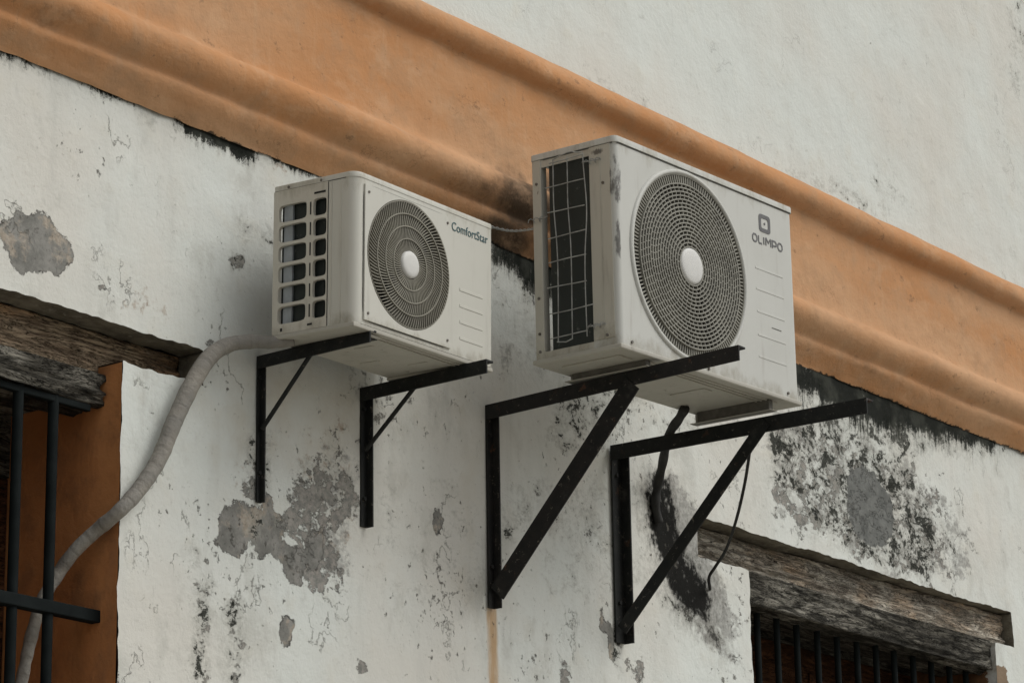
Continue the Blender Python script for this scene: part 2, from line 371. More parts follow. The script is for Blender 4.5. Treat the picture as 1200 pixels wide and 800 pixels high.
# windows: (opening x0, x1, z0, z1) and recess above it (x0, x1, z0, z1)
LW = dict(open=(-3.75, -1.872, -3.2, -.484), rec=(-4.0, -1.527, -.484, -.376))
zr = -.566
RW = dict(open=(1.436, 3.335, -3.2, -.566), rec=(1.11, 3.497, -.566, -.416))
def poly_sdf(X, Z, P):
    P = np.array(P); n = len(P); d = np.full(X.shape, 1e9); ins = np.zeros(X.shape, bool)
    for i in range(n):
        a = P[i]; b = P[(i+1) % n]; e = b-a
        wx, wz = X-a[0], Z-a[1]
        t = np.clip((wx*e[0]+wz*e[1])/max(e@e, 1e-12), 0, 1)
        d = np.minimum(d, (wx-e[0]*t)**2+(wz-e[1]*t)**2)
        c = ((a[1] > Z) != (b[1] > Z)) & (X < (b[0]-a[0])*(Z-a[1])/(b[1]-a[1]+1e-12)+a[0])
        ins ^= c
    d = np.sqrt(d); return np.where(ins, d, -d)
def pxpoly(pts): return [(lambda p: (p[0], p[2]))(at(u, v)) for u, v in pts]
def ell(cx, cy, rx, ry, rot=0, n=14):
    o = []
    for i in range(n):
        a = 2*math.pi*i/n; x = rx*math.cos(a); y = ry*math.sin(a)
        o.append((cx+x*math.cos(rot)-y*math.sin(rot), cy+x*math.sin(rot)+y*math.cos(rot)))
    return o
CEM = [
 [(-6, 262), (12, 258), (20, 249), (30, 253), (52, 250), (62, 262), (72, 275), (86, 292), (86, 302), (78, 312), (72, 325), (60, 318), (48, 318), (30, 322), (15, 314), (5, 290)],
 [(257, 600), (270, 590), (283, 586), (292, 590), (298, 594), (307, 594), (312, 577), (318, 579), (320, 596), (330, 602), (334, 612), (332, 630), (340, 640), (352, 640), (362, 655), (358, 668), (352, 686), (337, 680), (330, 662), (318, 648), (305, 655), (298, 640), (292, 634), (286, 645), (280, 653), (262, 645), (252, 635), (258, 625)],
 [(360, 622), (378, 618), (377, 660), (364, 668), (356, 655)],
 ell(513, 611, 6, 15), [(328, 724), (336, 720), (344, 728), (343, 738), (338, 754), (333, 758), (326, 745)],
 [(701, 722), (704, 713), (708, 724), (716, 730), (720, 745), (719, 775), (714, 770), (712, 745), (702, 735)]]
ERODE = [([(340, 560), (376, 550), (412, 560), (418, 590), (398, 610), (392, 640), (404, 684), (378, 694), (350, 680), (330, 610)], .62, .05),
 ([(275, 540), (300, 535), (300, 590), (282, 590)], .45, .03), ([(370, 520), (415, 545), (420, 580), (400, 600), (350, 560)], .45, .05),
 ([(905, 560), (935, 555), (975, 600), (975, 640), (940, 620), (905, 590)], .52, .05), ([(960, 530), (990, 530), (990, 570), (965, 570)], .5, .04), ([(985, 600), (1000, 640), (1030, 650), (1000, 660)], .5, .04),
 ([(905, 480), (1100, 560), (1120, 680), (1060, 680), (905, 600)], .47, .08), ([(1060, 600), (1095, 620), (1100, 670), (1070, 660)], .48, .04),
 ([(655, 775), (664, 772), (672, 800), (658, 805)], .65, .02), ([(733, 765), (745, 768), (756, 778), (756, 805), (733, 800)], .55, .02),
 (ell(277, 309, 10, 10), .62, .02), (ell(140, 796, 10, 10), .6, .02), (ell(424, 782, 5, 10), .62, .02), (ell(275, 553, 5, 7), .6, .02), (ell(505, 770, 4, 6), .6, .01),
 ([(228, 680), (250, 680), (250, 800), (222, 800)], .40, .03), ([(262, 690), (290, 700), (288, 800), (264, 800)], .40, .03),
 ([(0, 190), (50, 185), (60, 235), (0, 245)], .25, .06), ([(145, 345), (205, 345), (205, 372), (150, 368)], .3, .03), ([(100, 320), (130, 325), (125, 345), (105, 340)], .42, .02),
 ([(230, 385), (250, 385), (250, 410), (232, 405)], .42, .02), ([(640, 470), (720, 470), (720, 560), (640, 560)], .25, .05), ([(440, 590), (470, 580), (480, 620), (450, 640)], .30, .04),
 ([(590, 545), (650, 545), (650, 640), (590, 640)], .28, .05), ([(780, 500), (880, 520), (860, 590), (790, 570)], .24, .05), ([(690, 690), (760, 690), (790, 800), (690, 800)], .26, .06),
 ([(840, 680), (880, 700), (880, 800), (830, 790)], .28, .05), ([(950, 20), (1080, 60), (1060, 110), (940, 80)], .16, .05), ([(1010, 215), (1060, 240), (1040, 260), (1000, 245)], .25, .05)]
WARM = [([(250, 400), (430, 440), (420, 560), (250, 560)], .55, .2), ([(430, 440), (570, 470), (570, 800), (540, 800), (430, 560)], .30, .2), ([(520, 440), (562, 445), (560, 720), (530, 720)], .45, .1), ([(0, 160), (70, 180), (60, 300), (0, 260)], .35, .15),
 ([(580, 500), (700, 520), (700, 740), (590, 740)], .25, .15), ([(790, 580), (870, 600), (880, 760), (800, 700)], .3, .15), ([(1080, 600), (1150, 640), (1150, 700), (1080, 680)], .4, .1), ([(140, 600), (240, 620), (240, 700), (140, 700)], .12, .2)]
REPAIR = [[(997, 549), (1010, 546), (1024, 553), (1038, 572), (1046, 590), (1048, 610), (1046, 626), (1036, 640), (1022, 640), (1008, 632), (1000, 618), (994, 600), (992, 570)],
          ell(560, 560, .1, .1)]
ADOBE = [[(1148, 782), (1160, 776), (1180, 780), (1182, 800), (1178, 820), (1150, 820)]]
TAN = [(pts, w) for pts, w in [
 ([(10, 185), (35, 180), (45, 205), (60, 220), (30, 235), (0, 235), (0, 205)], .45),
 ([(162, 340), (171, 335), (180, 350), (206, 368), (190, 366), (168, 362), (145, 360)], .75),
 ([(322, 186), (345, 178), (372, 192), (352, 210), (336, 200), (328, 214)], .8),
 ([(345, 515), (380, 510), (412, 540), (418, 580), (408, 660), (395, 690), (378, 610), (350, 560)], .62),
 ([(272, 540), (292, 530), (298, 560), (285, 590), (275, 570)], .55),
 ([(392, 480), (405, 500), (402, 515), (394, 505)], .75),
 ([(513, 450), (523, 452), (525, 475), (516, 478)], .6), ([(50, 290), (85, 290), (80, 325), (55, 312)], .8),
 ([(430, 480), (560, 470), (560, 700), (430, 700)], .10), ([(140, 420), (300, 400), (300, 560), (140, 560)], .12),
 ([(845, 655), (930, 700), (925, 720), (850, 700)], .2), ([(1095, 600), (1140, 650), (1150, 680), (1110, 700), (1080, 660)], .35)]]
GREY = [([(560, 280), (640, 280), (640, 450), (580, 450)], .35), ([(640, 455), (760, 440), (740, 520), (650, 540)], .35), ([(900, 470), (1000, 500), (1110, 570), (1150, 680), (1060, 680), (900, 610)], .50),
        ([(320, 520), (420, 520), (420, 690), (360, 690)], .45), ([(770, 560), (800, 570), (850, 690), (870, 770), (840, 750), (780, 680)], .7),
        ([(0, 185), (60, 190), (60, 240), (0, 240)], .15), ([(735, 600), (765, 590), (760, 700), (740, 700)], .2), ([(800, 640), (870, 660), (880, 800), (840, 800)], .25), ([(300, 380), (330, 390), (300, 440), (280, 420)], .15)]
MOULD = [
 ([(0, 50), (60, 72), (100, 88), (100, 94), (60, 82), (0, 66)], .50, .02), ([(8, 58), (30, 66), (28, 82), (14, 74)], .55, .02), ([(50, 68), (75, 78), (72, 90), (52, 82)], .48, .02),
 ([(98, 86), (170, 112), (165, 122), (112, 104)], .66, .02), ([(205, 128), (260, 148), (296, 164), (290, 178), (270, 172), (215, 144)], .80, .02),
 ([(318, 172), (395, 196), (395, 208), (370, 202), (322, 184)], .62, .02), ([(575, 270), (650, 300), (650, 350), (625, 345), (600, 315), (575, 300)], .62, .06),
 ([(930, 430), (1200, 527), (1200, 530), (1150, 536), (1050, 530), (930, 490)], .36, .04),
 ([(900, 500), (935, 480), (985, 480), (1050, 500), (1060, 540), (1090, 590), (1100, 640), (1090, 678), (1060, 675), (1000, 640), (940, 610), (905, 560)], .46, .06),
 ([(900, 500), (915, 495), (918, 560), (905, 560)], .50, .03), ([(1060, 590), (1078, 590), (1095, 640), (1090, 678), (1066, 672)], .56, .05),
 ([(960, 500), (985, 510), (992, 545), (970, 530)], .52, .03), ([(985, 560), (1000, 640), (1020, 655), (985, 640)], .46, .03), ([(1035, 545), (1055, 545), (1060, 590), (1048, 590)], .50, .03),
 ([(1010, 480), (1060, 495), (1075, 540), (1040, 520)], .55, .05), ([(1090, 600), (1110, 625), (1130, 660), (1105, 640)], .36, .03),
 ([(645, 455), (760, 430), (745, 480), (665, 530), (650, 520)], .38, .05), ([(650, 470), (660, 470), (662, 510), (652, 515)], .5, .02), ([(585, 565), (640, 560), (620, 620), (590, 640)], .33, .04),
 ([(232, 680), (246, 680), (246, 790), (232, 800), (222, 800)], .42, .03), ([(263, 700), (287, 700), (285, 800), (268, 800)], .42, .03), ([(225, 640), (232, 640), (235, 660), (226, 662)], .42, .02),
 ([(322, 600), (330, 600), (330, 625), (322, 622)], .45, .01), ([(288, 595), (314, 600), (300, 640), (290, 632)], .40, .02), ([(392, 545), (420, 548), (420, 610), (395, 610)], .36, .04),
 ([(350, 540), (400, 550), (380, 600), (345, 590)], .30, .05), ([(275, 255), (325, 270), (322, 300), (290, 285)], .36, .03), ([(268, 298), (286, 300), (284, 318), (270, 316)], .42, .02),
 ([(640, 570), (720, 560), (715, 700), (640, 700)], .26, .06), ([(440, 560), (560, 560), (560, 700), (440, 700)], .16, .06), ([(735, 650), (760, 640), (760, 680), (740, 690)], .28, .03),
 ([(720, 720), (727, 722), (726, 790), (718, 770)], .55, .02), ([(775, 690), (850, 745), (855, 765), (825, 745), (780, 705)], .46, .03), ([(925, 193), (1040, 240), (1040, 256), (925, 212)], .36, .03),
 ([(690, 85), (760, 120), (760, 132), (690, 98)], .30, .03), ([(290, 510), (315, 510), (315, 580), (290, 585)], .38, .03), ([(1020, 225), (1080, 245), (1060, 235), (1030, 200)], .28, .03), ([(780, 455), (900, 500), (870, 520), (760, 500)], .28, .04),
 ([(590, 330), (640, 340), (640, 440), (590, 440)], .24, .08), ([(100, 90), (320, 170), (320, 185), (100, 110)], .28, .03), ([(740, 560), (765, 560), (760, 620), (742, 620)], .3, .03), ([(1180, 0), (1200, 0), (1200, 120), (1185, 100)], .28, .05), ([(1120, 360), (1200, 400), (1200, 440), (1100, 380)], .0, .05)]
DRIP = [([(926, 420), (1000, 447), (1080, 478), (1170, 509), (1160, 518), (1100, 506), (1040, 494), (985, 478), (930, 444)], .72, .07), ([(926, 420), (1190, 520), (1150, 530), (1060, 520), (990, 505), (926, 480)], .36, .08),
 ([(207, 134), (262, 154), (298, 170), (290, 182), (270, 174), (215, 146)], .80, .04), ([(100, 92), (165, 116), (160, 120), (112, 104)], .56, .03), ([(318, 176), (395, 200), (395, 210), (322, 186)], .8, .03), ([(575, 270), (650, 300), (650, 350), (625, 340), (600, 310), (575, 295)], .60, .08),
 ([(0, 54), (100, 92), (100, 97), (0, 66)], .40, .04)]
SOOT = [([(764, 560), (778, 560), (782, 590), (792, 630), (808, 658), (822, 682), (832, 705), (830, 722), (815, 718), (796, 700), (780, 668), (768, 630), (760, 600)], .82, .05),
        ([(808, 655), (825, 680), (833, 705), (828, 720), (812, 712), (800, 690)], .85, .06), ([(762, 580), (775, 585), (795, 640), (780, 650), (770, 620)], .95, .06), ([(770, 660), (800, 690), (840, 735), (860, 770), (830, 750), (790, 715)], .50, .05), ([(755, 560), (800, 600), (845, 690), (850, 740), (800, 720), (755, 640)], .38, .08), ([(766, 555), (784, 560), (800, 640), (836, 700), (828, 724), (790, 700), (764, 620)], .72, .04)]
RUST = [([(572, 712), (582, 712), (584, 800), (586, 830), (576, 830), (574, 790)], .95, .018), ([(570, 712), (586, 712), (588, 830), (572, 830)], .5, .02), ([(566, 500), (572, 500), (575, 700), (568, 700)], .35, .02), ([(300, 585), (308, 590), (310, 640), (303, 640)], .0, .01), ([(1150, 100), (1151, 100), (1151, 101)], 0, .01)]
def build_wall(parent):
    keys_x = [WX0, WX1]; keys_z = [ZB, ZT, .335, 1.10]
    for w in (LW, RW):
        for k in ('open', 'rec'):
            keys_x += w[k][:2]; keys_z += w[k][2:]
    gx = list(np.arange(-5.9, -2.75, .15)) + list(np.arange(-2.7, 4.3, .0125)) + list(np.arange(4.3, 9, .15))
    gz = list(np.arange(-4.45, -1.7, .12)) + list(np.arange(-1.65, .40, .0125)) + list(np.arange(.45, 1.05, .1)) + list(np.arange(1.06, 2.75, .035)) + list(np.arange(2.85, 3.55, .15))
    def merge(g, keys):
        keys = sorted(set(keys)); g = [x for x in g if min(abs(x-k) for k in keys) > .004]; return np.array(sorted(g+keys))
    xs = merge(gx, keys_x); zs = merge(gz, keys_z)
    X, Z = np.meshgrid(xs, zs); nx, nz = len(xs), len(zs)
    Xf, Zf = X.ravel(), Z.ravel()
    Y = np.array([noise.noise(Vector((x*.9, 0, z*.9)))*.010 + noise.noise(Vector((x*4, 3, z*4)))*.0035 for x, z in zip(Xf, Zf)])
    # soften the arrises of the openings
    dX = np.zeros_like(Xf); dZ = np.zeros_like(Zf)
    for w in (LW, RW):
        for k in ('open', 'rec'):
            a, b, c, d = w[k]
            for xx in (a, b):
                m = (np.abs(Xf-xx) < 1e-6) & (Zf > c-.01) & (Zf < d+.01)
                dX[m] += np.array([noise.noise(Vector((xx, 5, z*9)))*.008 + noise.noise(Vector((xx, 5, z*31)))*.005 for z in Zf[m]])
            for zz in (c, d):
                m = (np.abs(Zf-zz) < 1e-6) & (Xf > a-.01) & (Xf < b+.01)
                dZ[m] += np.array([noise.noise(Vector((x*7, 5, zz)))*.007 + noise.noise(Vector((x*29, 5, zz)))*.005 for x in Xf[m]])
    co = np.stack([Xf+dX, Y, Zf+dZ], 1)
    hole = lambda x, z: any(w[k][0] < x < w[k][1] and w[k][2] < z < w[k][3] for w in (LW, RW) for k in ('open', 'rec'))
    faces = []; HO = np.zeros((nz, nx), bool)
    for j in range(nz-1):
        zc = (zs[j]+zs[j+1])/2
        for i in range(nx-1):
            if hole((xs[i]+xs[i+1])/2, zc): HO[j, i] = True; continue
            faces.append((j*nx+i, j*nx+i+1, (j+1)*nx+i+1, (j+1)*nx+i))
    # returns of the lintel recesses and wall thickness, welded to the sheet's own edge
    co = list(map(tuple, co)); back = {}
    DEP = .105; nfr = len(faces)
    def bk(v, dep):
        key = (v, dep)
        if key not in back:
            p = co[v]; back[key] = len(co); co.append((p[0], dep if dep > .01 else p[1]+.0, p[2]))
        return back[key]
    def inrec(x, z): return any(w['rec'][0] < x < w['rec'][1] and w['rec'][2] < z < w['rec'][3] for w in (LW, RW))
    for j in range(nz-1):
        for i in range(nx-1):
            if not HO[j, i]: continue
            xc, zc = (xs[i]+xs[i+1])/2, (zs[j]+zs[j+1])/2
            if not inrec(xc, zc): continue
            for (jj, ii, a, b) in ((j+1, i, (j+1)*nx+i, (j+1)*nx+i+1), (j, i+1, j*nx+i+1, (j+1)*nx+i+1), (j-1, i, j*nx+i, j*nx+i+1), (j, i-1, j*nx+i, (j+1)*nx+i)):
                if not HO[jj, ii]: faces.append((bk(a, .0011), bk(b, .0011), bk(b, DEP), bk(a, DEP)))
    me = bpy.data.meshes.new('plaster_wall'); me.from_pydata(co, [], faces); me.update()
    nv = len(co); P = np.array(co); PX, PZ = P[:, 0], P[:, 2]
    def put(name, arr):
        a = me.attributes.new(name, 'FLOAT', 'POINT'); a.data.foreach_set('value', arr.astype(np.float32))
    vis = (PX > -2.8) & (PX < 4.4) & (PZ > -1.75) & (PZ < 2.8); VX, VZ = PX[vis], PZ[vis]
    def sdfmax(L):
        out = np.full(nv, -.2); s = np.full(VX.shape, -.2)
        for q in L: s = np.maximum(s, poly_sdf(VX, VZ, pxpoly(q)))
        out[vis] = s; return out
    put('cement', sdfmax(CEM)); put('repair', sdfmax(REPAIR[:1])); put('adobe', sdfmax(ADOBE))
    def dens(L, fall=.03):
        out = np.zeros(nv); s = np.zeros(VX.shape)
        for it in L:
            q, w = it[0], it[1]; fl = it[2] if len(it) > 2 else fall
            if w <= 0: continue
            d = poly_sdf(VX, VZ, pxpoly(q)); s = np.maximum(s, w*np.clip(.5+d/fl*.5+.25, 0, 1))
        out[vis] = s; return out
    put('erode', dens(ERODE)); put('drip', dens(DRIP)); put('warm', dens(WARM)); put('tan', dens([(q, w*.75) for q, w in TAN], .05)); put('grey', dens(GREY, .12)); put('mould', dens(MOULD)); put('soot', dens(SOOT)); put('rust', dens(RUST))
    sp = np.where(PZ > 1.0, -.15, .07) + np.where((PX > -1.6) & (PX < 1.4) & (PZ < .0), .06, 0)
    put('specks', sp)
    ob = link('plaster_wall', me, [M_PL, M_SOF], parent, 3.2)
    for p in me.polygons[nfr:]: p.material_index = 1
    return ob

house = tag(empty('colonial_building', (0, 0, ZB)), 'old colonial building with peeling white plaster wall and an orange moulded cornice', 'building')
def under(o, root):            # keep world place while hanging a part on a thing
    o.parent = root; o.matrix_parent_inverse = Matrix.LocRotScale(root.location, root.rotation_euler, None).inverted()
    return o
HP = lambda name, bm, mat, smooth=None, root=None, recalc=True: under(obj(name, bm, mat, None, smooth, recalc), root or house)
wall = build_wall(None); under(wall, house)

# body of the building behind its front sheet
bm = NB()
def sheet(bm, a, b, c, d): bm.faces.new([bm.verts.new(p) for p in (a, b, c, d)])
T = .55
for (x0, x1, z0, z1) in ((WX0, LW['open'][0], ZB, ZT), (LW['open'][1], RW['open'][0], ZB, ZT), (RW['open'][1], WX1, ZB, ZT)):
    sheet(bm, (x0, T, z0), (x1, T, z0), (x1, T, z1), (x0, T, z1))
sheet(bm, (WX0, .0, ZB), (WX0, 8, ZB), (WX0, 8, ZT), (WX0, .0, ZT)); sheet(bm, (WX1, .0, ZB), (WX1, 8, ZB), (WX1, 8, ZT), (WX1, .0, ZT))
sheet(bm, (WX0, 8, ZB), (WX1, 8, ZB), (WX1, 8, ZT), (WX0, 8, ZT))
HP('side_wall', bm, M_PL2)
bm = NB(); box(bm, WX0-.1, WX1+.1, -.12, 8.1, ZT, ZT+.18, .02); HP('roof', bm, M_PL2)

# cornice
PROF = [(.322, .004), (.330, .010), (.338, .016), (.352, .026), (.368, .040), (.384, .052), (.396, .059), (.406, .061), (.413, .060), (.418, .058), (.424, .059), (.432, .066), (.442, .080), (.462, .100), (.487, .113), (.512, .115),
        (.533, .106), (.549, .090), (.560, .070), (.568, .058), (.58, .054), (.60, .052), (.66, .050), (.72, .051), (.80, .049), (.88, .051), (.932, .051), (.941, .052),
        (.947, .062), (.956, .080), (.970, .097), (.988, .105), (1.008, .104), (1.028, .095), (1.046, .079), (1.062, .060), (1.078, .040), (1.090, .022), (1.098, .008), (1.101, -.02)]
def cornice():
    xs = list(np.arange(WX0-.05, -2.7, .25)) + list(np.arange(-2.7, 4.3, .03)) + list(np.arange(4.3, WX1+.06, .25))
    co = []; gr = []; lip = []
    blobs = [(560, 225, 45, 26, .55), (610, 240, 42, 40, .95), (600, 275, 40, 22, 1.0), (62, 20, 45, 16, .42), (545, 265, 60, 12, .5), (490, 180, 50, 12, .30), (400, 140, 60, 12, .22), (660, 250, 40, 60, .8),
             (565, 180, 50, 12, .25), (1010, 425, 60, 14, .35), (940, 400, 30, 12, .35), (1070, 455, 60, 8, .22), (870, 190, .1, .1, 0), (150, 40, 50, 10, .25), (640, 90, 30, 8, .15), (520, 150, 25, 14, .18)]
    BW = [(at(u, v, -.07), rx/300., ry/300., w) for u, v, rx, ry, w in blobs if w > 0]  # brown stains, plus the larger unit's shade put into the cornice colour
    for x in xs:
        for i, (z, p) in enumerate(PROF):
            n1 = noise.noise(Vector((x*1.3, z*3, 1)))*.009 + noise.noise(Vector((x*5, z*9, 4)))*.0055 + noise.noise(Vector((x*13, z*20, 9)))*.0028
            e = 1 if i not in (0, len(PROF)-1) else .2
            zz = z + noise.noise(Vector((x*1.1, i//6, 7)))*.007*(1 if i < len(PROF)-1 else 0) + (noise.noise(Vector((x*14, 3, 1)))*.006 if i < 2 else 0)
            co.append((x, -(p + n1*e), zz))
            g = 0
            for c, rx, rz, w in BW: g = max(g, w*math.exp(-((x-c[0])/(rx*1.6))**2 - ((zz-c[2])/rz)**2))
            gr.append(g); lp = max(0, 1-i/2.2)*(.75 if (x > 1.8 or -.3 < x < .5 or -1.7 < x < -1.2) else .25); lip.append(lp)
    n = len(PROF); f = []
    for a in range(len(xs)-1):
        for i in range(n-1): f.append((a*n+i, (a+1)*n+i, (a+1)*n+i+1, a*n+i+1))
    me = bpy.data.meshes.new('cornice'); me.from_pydata(co, [], f); me.update()
    for nm, arr in (('grime_shade', gr), ('lip', lip)):
        a = me.attributes.new(nm, 'FLOAT', 'POINT'); a.data.foreach_set('value', np.array(arr, np.float32))
    return link('cornice', me, M_OR, None, 3.2)
under(cornice(), house)

# windows
def beam_bm(x0, x1, y0, y1, z0, z1, amp=.006, seed=0, sag=.0, ragged=0, skew=0.):
    bm = NB(); xs = list(np.arange(x0, x1, .012)) + [x1]
    nzf = max(3, int((z1-z0)/.006)); nyb = max(3, int((y1-y0)/.012))
    prof = [(y0, z1 - (z1-z0)*k/nzf) for k in range(nzf+1)] + [(y0+(y1-y0)*k/nyb, z0) for k in range(1, nyb+1)] + [(y1, z1)]
    rings = []
    for x in xs:
        r = []
        for i, (y, z) in enumerate(prof):
            a = noise.noise(Vector((x*1.6+seed, y*12, z*22+seed))) + .7*noise.noise(Vector((x*3.5+seed, y*40, z*70))) + .35*noise.noise(Vector((x*14, y*60, z*130+seed)))
            g = max(0, noise.noise(Vector((x*.9+seed*3, y*30, z*42)))-.25)*1.8
            dy = a*amp + g*amp*2.2; xr = x
            if ragged and x > x1-.05: xr = x + noise.noise(Vector((1, y*20, z*45+seed)))*ragged*(x-(x1-.05))/.05
            if i <= nzf: r.append(bm.verts.new((xr, y+dy, z + (noise.noise(Vector((x*2, seed, 1)))*.008 if i > nzf-2 else 0) )))
            else: r.append(bm.verts.new((xr, y, z - dy + noise.noise(Vector((x*2, seed, 1)))*.008)) if i < len(prof)-1 else bm.verts.new((xr, y, z)))
        rings.append(r)
    for a, b in zip(rings, rings[1:]):
        for i in range(len(prof)): bm.faces.new((a[i], b[i], b[(i+1) % len(prof)], a[(i+1) % len(prof)]))
    bm.faces.new(rings[0]); bm.faces.new(rings[-1][::-1])
    for v in bm.verts:
        if v.co.y < y0+.06: v.co.y += skew*(v.co.x-x0)/(x1-x0)
    return bm
def reveal(w, name, mat):
    x0, x1, z0, z1 = w['open']; bm = NB(); y0 = .004
    def grid(P, U, V, nu, nv):
        vs = [[bm.verts.new(Vector(P)+Vector(U)*(i/nu)+Vector(V)*(j/nv)+Vector([noise.noise(Vector((i*.4, j*.4, k+P[0])))*.003 for k in range(3)])*(1 if 0 < i < nu and 0 < j < nv else 0)) for j in range(nv+1)] for i in range(nu+1)]
        for i in range(nu):
            for j in range(nv): bm.faces.new((vs[i][j], vs[i+1][j], vs[i+1][j+1], vs[i][j+1]))
    grid((x1, y0, z0), (0, T-y0, 0), (0, 0, z1-z0), 12, 50); grid((x0, y0, z0), (0, T-y0, 0), (0, 0, z1-z0), 12, 50)
    grid((x0, y0, z0), (0, T-y0, 0), (x1-x0, 0, 0), 12, 20)
    return HP(name, bm, mat, 3.2)
def window(w, beams, bars, hbars, ybar, back, wood1):
    win = reveal(w, 'window', wood1)
    for nm, b, mat, kw in beams:
        o = beam_bm(*b, **kw); under(obj(nm, o, mat, None, 3.2), house); ob = COL.objects[-1]
        ob.parent = win; ob.matrix_parent_inverse = Matrix.LocRotScale(house.location, house.rotation_euler, None).inverted() @ Matrix.Identity(4)
        ob.matrix_parent_inverse = (Matrix.Translation((0, 0, 0)))
    def sub(nm, bm, mat, smooth=None):
        ob = obj(nm, bm, mat, None, smooth); ob.parent = win; ob.matrix_parent_inverse = Matrix.Identity(4); return ob
    for bx_ in bars:
        bm = NB(); cyl(bm, (bx_, ybar, (w['open'][2]+w['open'][3])/2-.02), (0, 0, 1), back['r'], w['open'][3]-w['open'][2]-.04, 14); sub('bar', bm, M_BAR, .8)
    for (z, x0, x1, s) in hbars:
        bm = NB(); box(bm, x0, x1, ybar-s/2-.004, ybar+s/2-.004, z-s/2, z+s/2, .003); sub('rail', bm, M_BAR)
    x0, x1, z0, z1 = w['open']; yb = back['y']
    bm = NB(); ztop = back['top']; n = back['n']; wd = (x1-x0)/n
    for k in range(n):
        a, b = x0+k*wd+.006, x0+(k+1)*wd-.006
        box(bm, a, b, yb, yb+.04, z0+.004, ztop, .004)
        for q in range(4):
            zz = z0+.1+(ztop-z0-.1)*q/4; box(bm, a+.08, b-.08, yb-.012, yb-.001, zz, zz+(ztop-z0)/4-.12, .006)
    sub('shutter', bm, M_SHUT)
    bm = NB(); box(bm, x0+.002, x1-.002, back['sy'], T, back['sz'], back['sz']+.05, .003); box(bm, x0+.002, x1-.002, yb-.002, T, ztop+.002, back['sz']-.001, .003); sub('soffit_board', bm, M_W2)
    return win
yL = .100; yL2 = .060
zbeam2 = at(128, 476, yL2)[2]
print('beam2 z', zbeam2, at(0, 440, yL)[2])
lb = [at(18, 620, .085)[0], at(60, 620, .085)[0]]; dxb = lb[1]-lb[0]
zl = at(60, 712, .085)[2]
window(LW, [('lintel', (LW['rec'][0]+.01, LW['rec'][1]-.006, yL, T-.02, -.530, -.378), M_W1, dict(amp=.006, seed=1)),
            ('lower_beam', (LW['open'][0]+.003, LW['open'][1]-.004, .066, .26, zbeam2, -.512), M_W2, dict(amp=.011, seed=5, ragged=.03))],
       [lb[1]-k*dxb for k in range(0, 8)], [(zl, LW['open'][0]+.02, LW['open'][1]-.0, .036), (zbeam2-.014, LW['open'][0]+.01, LW['open'][1]-.05, .02), (zl-1.0, LW['open'][0]+.02, LW['open'][1]-.004, .036)], .09,
       dict(r=.0155, y=.46, top=-.76, n=3, sy=.262, sz=-.57), M_OD)
yR = .098
zb2 = at(877, 706, .024)[2]; zb2r = at(1140, 772, yR)[2]
print('rb', zb2, zb2r, at(1145, 748)[0], at(890, 752, .4)[2])
rbx = [at(u, 780, .11)[0] for u in (889, 912, 935, 959, 982, 1005, 1027, 1048, 1070, 1091, 1112, 1131)]
window(RW, [('lintel', (RW['rec'][0]+.01, RW['rec'][1]-.008, yR, T-.02, -.576, -.420), M_W1B, dict(amp=.014, seed=11, skew=-.052)),
            ('lower_beam', (RW['open'][0]+.003, RW['open'][1]-.004, .024, .27, zb2, -.558), M_W2, dict(amp=.007, seed=17))],
       rbx, [(-1.7, RW['open'][0]+.01, RW['open'][1]-.01, .03)], .11, dict(r=.0125, y=.40, top=-.665, n=4, sy=.272, sz=-.63), M_OR2)

# ------------------------------------------------------------------ brackets
def L_iron(bm, p, q, a, b, th, da, db):
    """angle iron from p to q; flanges along unit directions da (length a) and db (length b)"""
    p, q, da, db = Vector(p), Vector(q), Vector(da), Vector(db)
    prof = [(0, 0), (a, 0), (a, th), (th, th), (th, b), (0, b)]
    R0 = [bm.verts.new(p+da*u+db*v) for u, v in prof]; R1 = [bm.verts.new(q+da*u+db*v) for u, v in prof]
    for i in range(6): bm.faces.new((R0[i], R0[(i+1) % 6], R1[(i+1) % 6], R1[i]))
    bm.faces.new(R0[::-1]); bm.faces.new(R1)
def bracket(label, xw, ztop, zbot, L, arm_h, post_w, post_d, brace, mat, drop=0):
    root = empty('wall_bracket', (xw, 0, zbot)); H = ztop-zbot
    tag(root, label, 'wall bracket', 'steel brackets carrying the air conditioners')
    th = .006
    bm = NB(); L_iron(bm, (post_w, -.003, 0), (post_w, -.003, H-.002), post_w, post_d, th, (-1, 0, 0), (0, -1, 0)); obj('upright', bm, mat, root)
    bm = NB(); L_iron(bm, (-.001, -.004, H), (-.001, -L, H+drop), arm_h*.8, arm_h, th, (1, 0, 0), (0, 0, -1)); obj('arm', bm, mat, root)
    y1, z1, kind, w = brace; bm = NB()
    p = Vector((0, -.02, z1-zbot)); q = Vector((0, -y1, H-.012)); d = (q-p).normalized(); nrm = Vector((0, d.z, -d.y))
    if nrm.y > 0: nrm = -nrm
    if kind == 'rod': cyl(bm, (p+q)/2+Vector((.008, 0, 0)), d, w, (q-p).length, 10)
    else: L_iron(bm, p-Vector((.005, 0, 0)), q-Vector((.005, 0, 0)), w, w*.8, th, nrm, (-1, 0, 0)) if kind == 'Lout' else L_iron(bm, p+Vector((-.0065, 0, 0)), q+Vector((-.0065, 0, 0)), w, w*.7, th, nrm, (1, 0, 0))
    obj('brace', bm, mat, root)
    for k, (yy, zz) in enumerate(((-.004, H*.85), (-.004, H*.2))):
        bm = NB(); cyl(bm, (post_w*.4, -.003-th-.004, zz), (0, 1, 0), .007, .008, 6); obj('bolt', bm, mat, root)
    return root
z_ = lambda u, v, y=0: at(u, v, y)[2]
